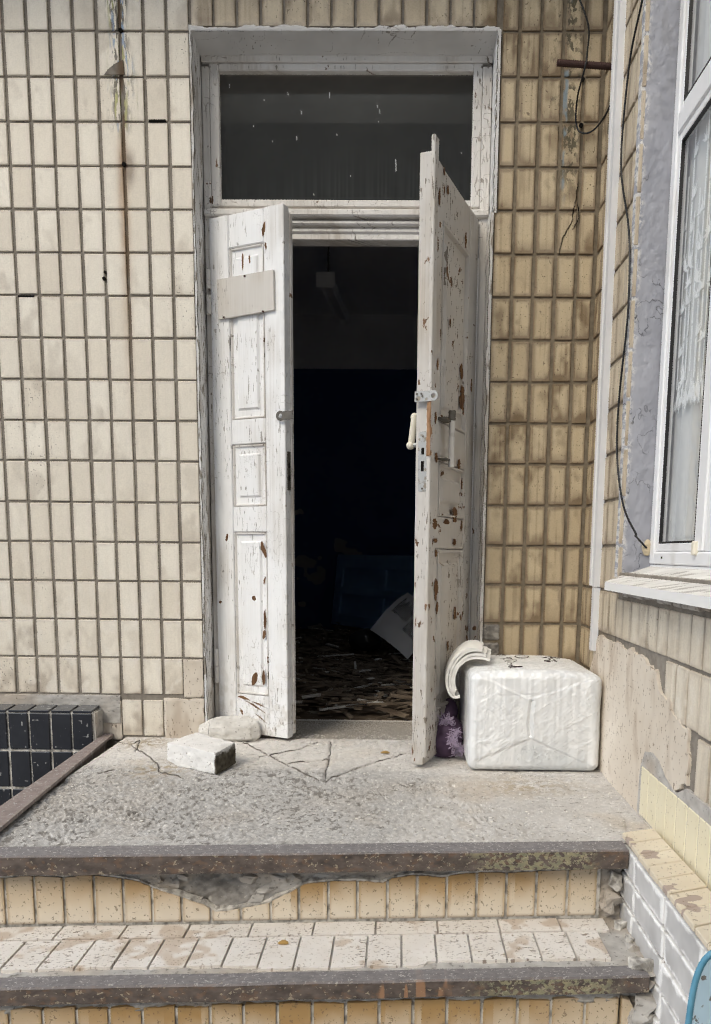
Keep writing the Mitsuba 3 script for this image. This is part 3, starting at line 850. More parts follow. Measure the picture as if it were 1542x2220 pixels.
for y in (-0.545, -0.585, -0.625, -0.655, -0.69, -0.73, -0.765, -0.80, -0.845, -0.885, -1.06, -1.1, -1.15):
    z = 1.27 + rs.uniform(0, 0.08)
    ztop = rs.uniform(1.75, 2.03)
    while z < ztop:
        ln = rs.uniform(0.09, 0.16)
        stal.append(box(WX + 0.037, WX + 0.0378, y - 0.0045, y + 0.0045, z, z + ln - 0.006))
        if rs.rand() < 0.6:
            s_ = rs.choice([-1, 1])
            for k in range(rs.randint(3, 6)):
                stal.append(leafblade(y + s_ * 0.006, z, math.pi / 2 - s_ * (0.3 + 0.42 * k), rs.uniform(0.03, 0.06), 0.010, WX + 0.0365 - k * 0.0005))
        z += ln
for k in range(46):
    stal.append(leafblade(rs.uniform(-0.90, -0.53), 1.215 + rs.uniform(0, 0.02), rs.uniform(1.1, 2.0), rs.uniform(0.04, 0.11), 0.012, WX + 0.036 - 0.0003 * (k % 9)))
obj('bamboo_print', cat(stal), 'curtain_print', CU)

# cable duct ------------------------------------------------------------------
DU = thing('cable_duct', 'white plastic cable duct running down the corner of the side wall', 'cable duct')


def ductline(a, b, y_in, w, d0, d1, c=0.002):
    """a strip on the side wall between two survey heights; y of its near edge at top and bottom"""
    (ya, za), (yb_, zb_) = a, b
    pts = []
    for (y, z) in ((ya, za), (yb_, zb_)):
        for x in (XS - d1, XS - d0):
            for yy in (y, y - w):
                pts.append((x, yy, z))
    return hull(pts)


zA = 3.1
pt = sid(1368, 0)
pm = sid(1300, 1274)
pbm = sid(1293, 1410)
yT, yM, yB = -0.245, -0.262, -0.262
obj('channel', ductline((yT, zA), (yM, pm[2] + 0.003), 0, 0.030, -0.002, 0.022), 'duct_pvc', DU)
obj('channel', ductline((yM, pm[2]), (yB, pbm[2]), 0, 0.030, -0.002, 0.021), 'duct_pvc', DU)
obj('lid_strip', cat([ductline((yT + 0.034, 2.78), (yM + 0.030, 0.66), 0, 0.026, 0.001, 0.026), ductline((yM + 0.030, 0.658), (yB + 0.052, pbm[2] + 0.005), 0, 0.022, 0.002, 0.010)]), 'white_pvc', DU, label='loose lid strip peeling away at its foot')

# rod and cables ---------------------------------------------------------------
n_ = 90
xs_ = np.linspace(1.332, XS + 0.03, n_)
rod = tube(np.stack([xs_, np.full(n_, -0.17), np.linspace(2.476, 2.4615, n_)], 1), 0.0105 + 0.0017 * (np.arange(n_) % 3 == 0), 10)
tag(obj('steel_rod', rod, 'rusty_rebar', None, 40), 'rusty ribbed steel rod sticking out of the wall at upper right', 'rod')
c1 = [wal(1240, -60, -0.03), wal(1258, 0, -0.03), wal(1275, 50, -0.06), wal(1274, 110, -0.155), wal(1270, 140, -0.188), wal(1261, 175, -0.15), wal(1251, 220, -0.06), wal(1249, 260, -0.03), wal(1256, 284, -0.03), wal(1275, 288, -0.05), wal(1300, 268, -0.10), wal(1322, 230, -0.16), wal(1334, 190, -0.20), sid(1341, 165, XS - 0.012)]
tag(obj('cable', tube(spline(c1, 140), 0.0032, 7), 'black_rubber', None, True), 'black cable looped over the rusty rod and into the duct', 'cable', 'black cables on the side wall')
c2 = [sid(x, y, XS - 0.012) for x, y in ((1402, -60), (1393, 0), (1372, 95), (1360, 180), (1353, 250), (1347, 360), (1356, 440), (1365, 520), (1365, 600), (1360, 700), (1349, 800), (1340, 900), (1338, 980), (1345, 1060), (1360, 1120), (1378, 1155))] + [wal(1392, 1177, -0.538), wal(1402, 1188, -0.530)]
tag(obj('cable', tube(spline(c2, 200), 0.0034, 7), 'black_rubber', None, True), 'long black cable hanging beside the duct down to the window corner', 'cable', 'black cables on the side wall')

# black tiled plinth --------------------------------------------------------------
PL = thing('tiled_plinth', 'low plinth of glossy black tiles at the foot of the wall, left of the landing', 'plinth')
YP = -0.098
obj('core', box(-3.4, -0.434, YP + 0.008, YB + 0.02, GZ, 0.122), 'light_grout', PL)
obj('end_face', rough(box(-0.438, -0.426, YP + 0.010, -0.004, GZ, 0.118), 0.004, 40, 2, 0.02), 'cement', PL, True)
BT = [tile_ply(0.078, 0.148, c, 'black_tile') for c in (0.002, 0.003)]
for i in range(8):
    x1 = -0.437 - i * 0.0875
    for k in range(4):
        z1 = 0.116 - k * 0.159
        g = lambda s: rng.uniform(-s, s)
        t = T().translate([x1 - 0.039 + g(0.001), YP + g(0.0008), z1 - 0.074]).rotate([1, 0, 0], g(0.6)).rotate([0, 0, 1], g(0.6)).rotate([0, 1, 0], g(0.5))
        obj('tile', dict(BT[(i + k) % 2]), None, PL, to_world=t)
    t = T().translate([x1 - 0.036 + g(0.001), YP + 0.006, 0.1255]).rotate([1, 0, 0], -90 + 4.0).scale([1, 1, 0.085 / 0.148]).translate([0, 0, 0.072])
    m = cbox(x1 - 0.078, x1 - 0.001, YP + 0.004, -0.008, 0.118, 0.128, 0.0015)
    m.vertices = m.vertices + np.stack([0 * m.vertices[:, 0], 0 * m.vertices[:, 0], (m.vertices[:, 1] - YP) * 0.09], 1)
    obj('top_tile', m, 'black_tile', PL)

# landing ---------------------------------------------------------------------------
SK = 0.068                                # the steps run slightly askew to the wall


def yk(x, y0):
    return y0 + SK * (x - 0.61)


LA = 'landing'
X0L, X1L = -0.335, XS + 0.02


def seg_dist(x, y, pts):
    d = np.full(x.shape, 9.0)
    for (ax, ay), (bx, by) in zip(pts[:-1], pts[1:]):
        L2 = (bx - ax) ** 2 + (by - ay) ** 2
        t = np.clip(((x - ax) * (bx - ax) + (y - ay) * (by - ay)) / L2, 0, 1)
        d = np.minimum(d, np.hypot(x - ax - t * (bx - ax), y - ay - t * (by - ay)))
    return d


P2 = lambda L: [tuple(flo(*p)[:2]) for p in L]
cracks = [([(718, 1605), (712, 1650), (704, 1688)], 0.0045), ([(528, 1608), (600, 1645), (690, 1688)], 0.004), ([(690, 1608), (640, 1625), (560, 1640)], 0.0035), ([(880, 1632), (800, 1655), (705, 1690)], 0.003), ([(720, 1645), (640, 1652), (600, 1655)], 0.0025),
          ([(250, 1607), (285, 1612), (300, 1625), (325, 1640), (345, 1660), (345, 1672), (400, 1686)], 0.004), ([(285, 1612), (302, 1604), (300, 1618), (290, 1630)], 0.003), ([(930, 1692), (1000, 1740), (1060, 1785)], 0.0035), ([(1060, 1785), (1130, 1780), (1165, 1790), (1240, 1798), (1300, 1812), (1352, 1812)], 0.0035), ([(1355, 1770), (1358, 1795), (1368, 1800)], 0.003),
          ([(210, 1675), (248, 1668)], 0.003)]
cracks = [(P2(L), w) for L, w in cracks]
edge_line = P2([(345, 1690), (550, 1690), (700, 1688), (950, 1688), (1320, 1680)])


def landing_z(x, y):
    P = np.stack([x, y, 0 * x], -1)
    wob = 0.010 * (meshkit.fbm(P * 16, 2, 8) - 0.5)
    ye = np.interp(x, [p[0] for p in edge_line], [p[1] for p in edge_line])
    rz = 1 / (1 + np.exp((y - ye - wob) / 0.004))
    slab = 1 / (1 + np.exp(-((x - 0.96) - 0.42 * (-(y + 0.45)) - wob) / 0.012))
    patchy = np.clip((meshkit.fbm(P * 5, 2, 31) - 0.18) * 3.5, 0.15, 1)
    pits = np.clip(0.6 * meshkit.noise(P * 70 + 3 * meshkit.noise(P * 31, 5)[..., None], 4) + 0.4 * meshkit.noise(P * 190, 9) - 0.45, 0, 1)
    r = rz * (1 - 0.75 * slab) * np.clip(1 - (-(y + 0.95)) / 0.25 * 0.5, 0.3, 1)
    z = -0.008 * rz * (1 - slab * 0.5) - r * (0.028 * pits * patchy + 0.007 * (meshkit.fbm(P * 28, 3, 6) - 0.5)) + 0.003 * (meshkit.fbm(P * 9, 3, 2) - 0.5) - 0.004 * (1 - rz) * np.clip(meshkit.fbm(P * 70, 2, 14) - 0.55, 0, 1) * 4
    for L, w in cracks:
        d = seg_dist(x + 0.008 * (meshkit.noise(P * 45, 3) - 0.5), y + 0.008 * (meshkit.noise(P * 45, 5) - 0.5), L)
        z = z - 0.007 * np.exp(-(d / w) ** 2) * np.clip(0.35 + 1.3 * meshkit.noise(P * 30, 15), 0, 1)
    return z - 0.001


for L, w in cracks:
    pts = [np.array([x, y, 0.0]) for x, y in L]
    dense = []
    for a_, b_ in zip(pts[:-1], pts[1:]):
        n_ = max(2, int(np.linalg.norm(b_ - a_) / 0.02))
        dense += [a_ + (b_ - a_) * t for t in np.linspace(0, 1, n_, endpoint=False)]
    dense.append(pts[-1])
    dense = np.array(dense)
    P_ = np.stack([dense[:, 0], dense[:, 1], 0 * dense[:, 0]], -1)
    dense[:, 0] += 0.014 * (meshkit.fbm(P_ * 22, 3, 3) - 0.5)
    dense[:, 1] += 0.014 * (meshkit.fbm(P_ * 22, 3, 5) - 0.5)
    strip = crack_strip(dense, w * (0.27 if dense[:, 0].mean() < 0.8 else 0.26), (0, 0, 1), 0.0, int(w * 1e5) + len(L))
    strip.vertices[:, 2] += landing_z(strip.vertices[:, 0], strip.vertices[:, 1]) + 0.0015 + 0.0035 * np.clip(np.exp(-(seg_dist(strip.vertices[:, 0], strip.vertices[:, 1], L) / w) ** 2), 0, 1)
    if dense[:, 0].mean() < 0.8:
        obj('crack', strip, 'crack_dirt', LA)


def land_fn(u, v):
    x = X0L + u * (X1L - X0L)
    yf = yk(x, -1.195)
    y = 0.012 + v * (yf - 0.012)
    return x, y, landing_z(x, y)


tag(obj(LA, grid_sheet(470, 330, land_fn), 'screed', None, True), 'worn grey concrete landing with cracks and a rough middle in front of the doors', kind='structure')
obj('base', cat([hull([(x, y, z) for x in (X0L - 0.05, 1.42) for z in (GZ, -0.06) for y in (0.0, yk(x, -1.07))]), box(1.42, X1L, -1.12, 0, GZ, -0.06)]), 'crumbled_cement', LA)
obj('threshold_base', box(XO, XR, -0.0, 0.45, -0.2, -0.012), 'screed', LA)
# left steel strip
yo = -1.24
sp = [(-0.432, 0.0, 0.010), (-0.383, 0.0, 0.012), (-0.383, 0.0, -0.004), (-0.432, 0, -0.06)]
st = hull([(-0.425, 0.003, 0.014), (-0.386, 0.003, 0.014), (-0.386, 0.003, 0.003), (-0.425, 0.003, 0.003), (-0.372, yo, 0.014), (-0.283, yo, 0.014), (-0.283, yo, 0.003), (-0.372, yo, 0.003)])
st2 = hull([(-0.425, 0.003, 0.003), (-0.417, 0.003, 0.003), (-0.425, 0.003, -0.06), (-0.417, 0.003, -0.06), (-0.372, yo, 0.003), (-0.364, yo, 0.003), (-0.372, yo, -0.06), (-0.364, yo, -0.06)])
obj('side_angle', cat([st, st2]), 'worn_steel', LA, label='brown steel angle along the left edge of the landing')


def nosing(x0, x1, y_back, y_front, z_top, drop, seed):
    """a steel angle: a flat leg and a hanging leg, slightly dented"""
    def sec(x):
        yb_, yf_ = yk(x, y_back), yk(x, y_front)
        return [(yb_, z_top - 0.003), (yb_, z_top), (yf_ + 0.004, z_top), (yf_, z_top - 0.004), (yf_, z_top - drop), (yf_ + 0.006, z_top - drop), (yf_ + 0.006, z_top - 0.008), (yb_, z_top - 0.008)]
    n_ = 60
    vs = []
    for i in range(n_):
        x = x0 + (x1 - x0) * i / (n_ - 1)
        w = 0.003 * (meshkit.fbm(np.array([x * 9, seed, 0.0]), 3) - 0.5)
        vs += [(x, y + w, z + w * (0.8 if z < z_top - 0.01 else 0.5)) for y, z in sec(x)]
    f = []
    for i in range(n_ - 1):
        for k in range(8):
            a_, b_ = i * 8 + k, i * 8 + (k + 1) % 8
            f += [[a_, b_, b_ + 8], [a_, b_ + 8, a_ + 8]]
    m = trimesh.Trimesh(vs, f + [[0, k + 1, k] for k in range(1, 7)] + [[(n_ - 1) * 8, (n_ - 1) * 8 + k, (n_ - 1) * 8 + k + 1] for k in range(1, 7)], process=False)
    m.fix_normals()
    return m


obj('nosing', nosing(-0.42, 1.418, -1.188, -1.256, 0.0, 0.052, 1), 'rusty_steel', LA, label='rusty steel angle along the front edge, flaking green paint at its right end')

# first step below the landing ---------------------------------------------------------
ST = 'entrance_step'
ZS = -0.213
YR = -1.205                               # riser tile face
YF2 = -1.512                              # front of the lower nosing


def tread_base(u, v):
    x = -1.0 + u * 2.45
    y = yk(x, YR + 0.01) + v * (YF2 + 0.004 - YR - 0.01)
    P = np.stack([x, y, 0 * x], -1)
    return x, y, ZS - 0.0065 + 0.007 * (meshkit.fbm(P * 40, 4, 3) - 0.5) * (0.4 + 1.2 * (v > 0.72)) + 0.012 * np.clip(v - 0.74, 0, 0.3)


def crumb_face(y0, x0, x1, z0, z1, hole, cover=None):
    def fn(u, v):
        x = x0 + u * (x1 - x0)
        z = z0 + v * (z1 - z0)
        P = np.stack([x, 0 * x, z], -1)
        d = 0.006 + 0.026 * (meshkit.fbm(P * 24, 4, 12) - 0.5) + 0.012 * (meshkit.fbm(P * 90, 2, 2) - 0.5)
        if cover is not None:
            d = d + 0.022 * (z < cover(x) + 0.002)
        for hx, hz, rx, rz_, dep in hole:
            q = ((x - hx) / rx) ** 2 + ((z - hz) / rz_) ** 2 + 0.9 * (meshkit.fbm(P * 30, 3, 7) - 0.5)
            d = d + dep * np.clip(1 - q, 0, 1) ** 0.6
        return x, yk(x, y0) + d, z
    return grid_sheet(300, 40, fn)


top_px = [(-60, 1905), (0, 1905), (30, 1903), (65, 1900), (135, 1903), (200, 1897), (260, 1905), (300, 1912), (335, 1928), (392, 1946), (396, 1948), (440, 1962), (470, 1979), (500, 1975), (580, 1960), (640, 1930), (660, 1918), (710, 1912), (770, 1910), (830, 1915), (850, 1905), (900, 1898), (960, 1903), (1000, 1895), (1060, 1892), (1100, 1893), (1295, 1884)]
yr = lambda x: yk(x, YR)


def rp(px, py, y0):
    q = wal(px, py, y0)
    for _ in range(3):
        q = wal(px, py, yk(q[0], y0))
    return q


TP = np.array([rp(*p, YR)[[0, 2]] for p in top_px])
hc = wal(470, 1925, -1.2)
tag(obj(ST, cat([grid_sheet(260, 60, tread_base)]), 'cement', None, True), 'concrete step below the landing faced with beige tiles', kind='structure')
obj('broken_riser', crumb_face(YR + 0.004, -1.0, 1.42, ZS - 0.01, -0.045, [(hc[0] - 0.015, -0.110, 0.095, 0.075, 0.020)], lambda x: np.where(x > 1.353, -9, np.interp(x, TP[:, 0], TP[:, 1]))), 'riser_core', ST, True, label='broken riser with a hole where the cement has fallen out')
obj('base', cat([hull([(x, y, z) for x in (-1.0, 1.42) for z in (GZ, ZS - 0.03) for y in (yk(x, -1.15), yk(x, YF2 + 0.10))])]), 'crumbled_cement', ST)
joints = [-50, 12, 76, 140, 205, 268, 330, 394, 457, 522, 587, 648, 712, 775, 840, 904, 968, 1033, 1097, 1162, 1229, 1295]
for a_, b_ in zip(joints[:-1], joints[1:]):
    xa, xb = rp(a_, 1960, YR)[0] + 0.004, rp(b_, 1960, YR)[0] - 0.004
    zb_ = ZS + 0.006
    xx = np.linspace(xa, xb, 9)
    zt_ = np.interp(xx, TP[:, 0], TP[:, 1]) + 0.003 * (meshkit.noise(np.stack([xx * 90, 0 * xx, 0 * xx], -1)) - 0.5)
    poly = sg.Polygon([(xa, zb_), (xb, zb_)] + [(x, z) for x, z in zip(xx[::-1], zt_[::-1])])
    if poly.area < 2e-4:
        continue
    m = prism(poly.buffer(-0.001).buffer(0.001), 0.014)
    m = frame_map(m, (0, 0, 0), (1, 0, 0), (0, 0, 1), (0, 1, 0))
    m.vertices[:, 1] += yk(m.vertices[:, 0], YR) + rng.uniform(-0.001, 0.001)
    uv = np.stack([(m.vertices[:, 0] - xa) / (xb - xa), (m.vertices[:, 2] - zb_) / 0.13], 1)
    obj('riser_tile', m, 'riser_tile', ST, False, uv=uv)
bx = np.linspace(-0.6, 1.36, 90)
bed = sg.Polygon([(-0.6, ZS - 0.004), (1.36, ZS - 0.004)] + [(x, z) for x, z in zip(bx[::-1], np.interp(bx, TP[:, 0], TP[:, 1])[::-1] - 0.003)])
bed = frame_map(prism(bed, 0.012), (0, 0, 0), (1, 0, 0), (0, 0, 1), (0, 1, 0))
bed.vertices[:, 1] += yk(bed.vertices[:, 0], YR + 0.0045)
obj('riser_bed', bed, 'light_grout', ST)
# cement left above the broken tiles
mz = []
for i in range(len(TP) - 1):
    (xa, za), (xb, zb_) = TP[i], TP[i + 1]
    mz.append(hull([(x, yk(x, YR) + dy, z + dz) for x, z in ((xa, za), (xb, zb_)) for dy, dz in ((0.004, -0.001), (0.001, 0.006), (0.018, 0.012), (0.018, 0))]))
obj('mortar_lip', rough(cat(mz), 0.002, 90, 2, 0.015), 'light_grout', ST, False)
# tread tiles, two rows
fx = lambda px: flo(px, 2060, ZS)[0]
ymid = lambda x: yk(x, -1.283)
yfr = lambda x: yk(x, -1.425) - 0.012 * (meshkit.fbm(np.stack([np.asarray(x) * 14, 0 * np.asarray(x), 0 * np.asarray(x)], -1), 3, 5) - 0.5) - 0.018 * ((np.asarray(x) > 0.47) & (np.asarray(x) < 0.88))
g0 = fx(570)


def tread_tile(pts, parent=ST):
    m = prism(sg.Polygon(pts).buffer(-0.0012).buffer(0.0012), 0.012)
    m.vertices[:, 2] += ZS - 0.012 + rng.uniform(-0.001, 0.0008)
    m.vertices[:, 2] += (m.vertices[:, 0] - np.mean([p[0] for p in pts])) * rng.uniform(-0.012, 0.012)
    obj('tread_tile', m, 'tread_tile', parent)


for k in range(-15, 11):
    xa = g0 + k * 0.0868
    xb = xa + 0.0868
    if xb > 1.415:
        break
    xa, xb = xa + 0.003, xb - 0.003
    xx = np.linspace(xa, xb, 9)
    sh = lambda y: 0.0
    tread_tile([(xa, ymid(xa) - 0.003), (xb, ymid(xb) - 0.003)] + [(x, float(yfr(x))) for x in xx[::-1]])
g1 = flo(680, 2012, ZS)[0]
for k in range(-10, 6):
    xa, xb = g1 + k * 0.165 + 0.003, g1 + (k + 1) * 0.165 - 0.003
    xb = min(xb, 1.37)
    if xb - xa < 0.03:
        continue
    tread_tile([(xa, yk(xa, YR - 0.004)), (xb, yk(xb, YR - 0.004)), (xb, ymid(xb) + 0.003), (xa, ymid(xa) + 0.003)])
obj('nosing', nosing(-1.0, 1.405, -1.462, YF2, ZS, 0.042, 5), 'rusty_steel', ST, label='rusty steel angle of the lower step, flaking green paint at its right end')
# rubble at the right end of the steps
for i, (px, py, y, s) in enumerate(((1330, 1910, -1.16, 0.030), (1335, 1950, -1.165, 0.034), (1318, 1965, -1.17, 0.022), (1392, 2100, -1.42, 0.030), (1400, 2180, -1.44, 0.034), (1390, 2205, -1.45, 0.030), (1370, 2010, -1.20, 0.022), (1395, 2060, -1.32, 0.022), (1410, 2130, -1.44, 0.022), (1375, 2040, -1.28, 0.018))):
    q = wal(px, py, y)
    m = hull(np.random.RandomState(i + 40).uniform(-1, 1, (11, 3)) * [s * 1.1, s * 0.9, s])
    m = rough(m, s * 0.14, 2.2 / s, i + 3, s * 0.3)
    m.apply_translation([min(q[0], 1.41), y, q[2]])
    obj('rubble_lump', m, 'cement' if i % 3 else 'light_grout', ST, 35)

rs = np.random.RandomState(17)
for i, (px, py, s_) in enumerate(((345, 1905, 0.014), (372, 1915, 0.017), (395, 1903, 0.013), (540, 1905, 0.020), (575, 1925, 0.022), (600, 1905, 0.020), (640, 1905, 0.015), (555, 1945, 0.016), (470, 1968, 0.012), (430, 1950, 0.010))):
    q = rp(px, py, YR + 0.012)
    m = hull(rs.uniform(-1, 1, (14, 3)) * [s_ * 1.5, s_ * 0.9, s_])
    m = rough(m, s_ * 0.12, 2.2 / s_, i + 3, s_ * 0.35)
    m.apply_translation(q)
    obj('mortar_lump', m, 'cement', ST, 35)

# second step ---------------------------------------------------------------------------
SB = 'entrance_step_001'
YR2 = YF2 + 0.04
z2t, z2b = -0.283, -0.425


def tread2(u, v):
    x = -1.0 + u * 2.42
    y = yk(x, YR2) - v * 0.33
    return x, y, 0 * x + z2b - 0.004
tag(obj(SB, grid_sheet(20, 8, tread2), 'cement', None, True), 'lowest step, its beige tiled riser cut by the bottom of the photo', kind='structure')
obj('base', hull([(x, y, z) for x in (-1.0, 1.42) for z in (GZ, z2b - 0.02) for y in (yk(x, YR2 - 0.01), yk(x, YR2 - 0.33))]), 'crumbled_cement', SB)
obj('cement_face', crumb_face(YR2 - 0.010, -1.0, 1.40, z2b, ZS - 0.02, [(1.38, -0.29, 0.05, 0.06, 0.02)], lambda x: 0 * x + z2t - 0.012), 'cement', SB, True)
j2 = [-48, 25, 97, 170, 240, 312, 385, 458, 530, 603, 678, 750, 822, 895, 968, 1043, 1120, 1192, 1265, 1340, 1375]
for a_, b_ in zip(j2[:-1], j2[1:]):
    if b_ == 1265 or a_ < -40 and False:
        pass
    xa, xb = rp(a_, 2210, YR2)[0] + 0.004, rp(b_, 2210, YR2)[0] - 0.004
    top = z2t + rng.uniform(-0.004, 0.004)
    pts = [(xa, z2b), (xb, z2b), (xb, top + rng.uniform(-0.005, 0.003)), ((xa + xb) / 2, top + rng.uniform(-0.002, 0.004)), (xa, top)]
    if a_ == 1340:
        pts = [(xa, z2b), (xb + 0.01, z2b), (xb + 0.005, top - 0.04), (xa + 0.02, top - 0.006), (xa, top)]
    m = frame_map(prism(sg.Polygon(pts), 0.016), (0, 0, 0), (1, 0, 0), (0, 0, 1), (0, 1, 0))
    m.vertices[:, 1] += yk(m.vertices[:, 0], YR2 - 0.010)
    uv = np.stack([(m.vertices[:, 0] - xa) / (xb - xa), (m.vertices[:, 2] - z2b) / 0.142], 1)
    obj('riser_tile', m, 'riser_tile', SB, False, uv=uv)

bed2 = box(-1.0, 1.33, -0.004, 0.010, z2b - 0.002, z2t - 0.006)
bed2 = bed2.subdivide_loop(0) if False else bed2
bed2.vertices[:, 1] += yk(bed2.vertices[:, 0], YR2 - 0.0015)
obj('riser_bed', bed2, 'light_grout', SB)

# parapet beside the steps ----------------------------------------------------------------
PA = thing('parapet', 'low parapet of whitewashed bricks capped with beige tiles beside the steps', 'parapet')
XP0, XP1, YP0, YP1 = 1.424, XS - 0.008, -1.125, -2.05
obj('core', box(XP0 + 0.008, XP1, YP1, YP0, GZ, 0.004), 'cement', PA)
zc, row = 0.0, 0
rs = np.random.RandomState(2)
while zc > GZ + 0.02:
    hgt = 0.078
    y = YP0 - (0.125 if row % 2 else 0.0)
    first = True
    while y > YP1:
        ln = 0.235 if not first else (0.115 if row % 2 == 0 else 0.235)
        ya, yb_ = (YP0 if first else y), max(y - ln, YP1)
        if first and row % 2:
            yb_ = YP0 - 0.125
        if ya - yb_ > 0.03:
            m = cbox(0, 0.016, -(ya - yb_ - 0.010) / 2, (ya - yb_ - 0.010) / 2, -0.034, 0.034, 0.003)
            m.vertices = m.vertices + [XP0 - 0.002 + rs.uniform(-0.002, 0.002), (ya + yb_) / 2, zc - 0.044]
            vv = np.asarray(m.vertices)
            uv = np.stack([(vv[:, 1] - vv[:, 1].min()) / np.ptp(vv[:, 1]), (vv[:, 2] - vv[:, 2].min()) / 0.068], 1)
            obj('brick', m, 'whitewashed_brick', PA, False, uv=uv)
        y = yb_
        first = False
    zc -= hgt
    row += 1
for i in range(12):
    y1 = YP0 - 0.0 - i * 0.0785
    wv = rs.uniform(-0.005, 0.004)
    m = cbox(XP0 - 0.008 + wv, XP1 - 0.012, y1 - 0.0735, y1, 0.006, 0.021 + rs.uniform(-0.001, 0.001), 0.002)
    # the tiles lie a little skew, their far end nearer the wall
    m.vertices[:, 1] += (m.vertices[:, 0] - XP0) * 0.40
    obj('cap_tile', m, 'cap_tile', PA)

# blue painted sheet at the lower right corner ----------------------------------------------
YBL = -2.2
pb = [wal(px, py, YBL) for px, py in ((1492, 2235), (1502, 2165), (1514, 2115), (1532, 2080), (1556, 2062))]
BL = thing('metal_panel', 'light blue painted metal panel with rounded corner and rust specks at the lower right corner', 'metal panel')
out = [(1.19, GZ + 0.12)] + [(q[0], q[2]) for q in spline(pb, 14)] + [(1.36, pb[-1][2] + 0.012), (1.5, pb[-1][2] + 0.012), (1.5, GZ + 0.12)]
obj('sheet', frame_map(prism(sg.Polygon(out), 0.006), (0, YBL, 0), (1, 0, 0), (0, 0, 1), (0, 1, 0)), 'blue_sheet', BL)
obj('rim', tube([(a_, YBL + 0.002, b_) for a_, b_ in out[:-2]], 0.0045, 8), 'blue_rim', BL, True)
for x in (1.215, 1.47):
    obj('leg', tube([(x, YBL + 0.014, GZ), (x, YBL + 0.014, GZ + 0.35)], 0.010, 8), 'blue_rim', BL, 40)

# ---------------------------------------------------------------- door frame
DF = thing('door_frame', 'old white painted wooden door frame with a glazed transom above the doors', 'door frame')
YD = 0.105
jl = wal(440, 300, YD)[0]
FX0, FX1, FZ = 0.016, 1.136, float(wal(700, 126, YD + 0.004)[2])


def bar(name, x0, x1, y0, y1, z0, z1, mat='frame_paint', c=0.003, parent=DF, maxlen=None):
    return obj(name, cbox(x0, x1, y0, y1, z0, z1, c), mat, parent)


bar('jamb', FX0, 0.044, YD + 0.006, 0.20, -0.005, FZ - 0.025)
bar('jamb', 1.100, FX1, YD + 0.006, 0.20, -0.005, FZ - 0.025)
bar('head', FX0, FX1, YD + 0.004, 0.20, FZ - 0.012, FZ + 0.02)
sx0, sx1, sz0, sz1 = 0.045, 1.099, 2.118, FZ - 0.013
GT = float(wal(700, 163, YD + 0.040)[2])
for a_ in ((sx0, sx0 + 0.036, sz0, sz1), (sx1 - 0.034, sx1, sz0, sz1), (sx0 + 0.0365, sx1 - 0.0345, GT, sz1), (sx0 + 0.0365, sx1 - 0.0345, sz0, sz0 + 0.026)):
    bar('transom_sash', a_[0], a_[1], YD + 0.010, YD + 0.040, a_[2], a_[3])
q0, q1 = wal(1033, 740, 0.085), wal(1016, 1400, 0.085)
obj('bead', tube([(q0[0] + (q1[0] - q0[0]) * (z - q0[2]) / (q1[2] - q0[2]), 0.085, z) for z in (1.92, 1.2, 0.3)], 0.0022, 6), 'white_pvc', DF)
# moulded transom bar, from top to bottom
for z0, z1, y0 in ((2.076, 2.104, YD - 0.012), (2.050, 2.068, YD + 0.006), (2.026, 2.046, YD + 0.022), (2.006, 2.022, YD + 0.045)):
    bar('transom_bar', FX0 + 0.001, FX1 - 0.001, y0, 0.21, z0, z1, c=0.006)
bar('transom_core', FX0 + 0.002, FX1 - 0.002, YD + 0.03, 0.205, 2.003, 2.116)
gx0, gx1, gz0, gz1 = sx0 + 0.034, sx1 - 0.032, sz0 + 0.024, GT + 0.006
YG = YD + 0.036
q = np.array([[gx0, YG, gz0], [gx1, YG, gz0], [gx1, YG, gz1], [gx0, YG, gz1]])
obj('transom_pane', trimesh.Trimesh(q, [[0, 1, 2], [0, 2, 3]], process=False), 'dusty_glass', DF, label='dusty transom pane with flecks of white paint')
sp_ = []
for px, py, L_ in ((497, 182, 8), (624, 200, 6), (714, 200, 12), (653, 240, 7), (643, 295, 8), (818, 227, 6), (823, 237, 9), (858, 345, 26), (572, 215, 3), (549, 272, 3), (730, 290, 3), (820, 262, 3), (476, 350, 4), (472, 415, 4), (1000, 330, 3), (590, 305, 3), (680, 420, 3), (1025, 240, 16), (1023, 300, 12), (760, 380, 3)):
    a_, b_ = wal(px, py, YG - 0.0015), wal(px + 1, py + L_, YG - 0.0015)
    sp_.append(tube([a_, (a_ + b_) / 2 + [0.0008, 0, 0], b_], 0.0013, 5))
obj('paint_fleck', cat(sp_), 'white_pvc', DF, False)
labels[list(scene)[-1]] = {'label': 'flecks of white paint on the transom pane', 'kind': 'stuff'}
rs = np.random.RandomState(8)
pt_ = []
for z in (gz0 + 0.003, gz1 - 0.003):
    x = gx0
    while x < gx1 - 0.02:
        L_ = rs.uniform(0.01, 0.07)
        if rs.rand() < 0.75:
            pt_.append(tube([(x, YG - 0.002, z + rs.uniform(-0.002, 0.002)), (min(x + L_, gx1), YG - 0.002, z + rs.uniform(-0.002, 0.002))], rs.uniform(0.0015, 0.004), 5))
        x += L_
obj('putty', cat(pt_), 'white_paint', DF, False)


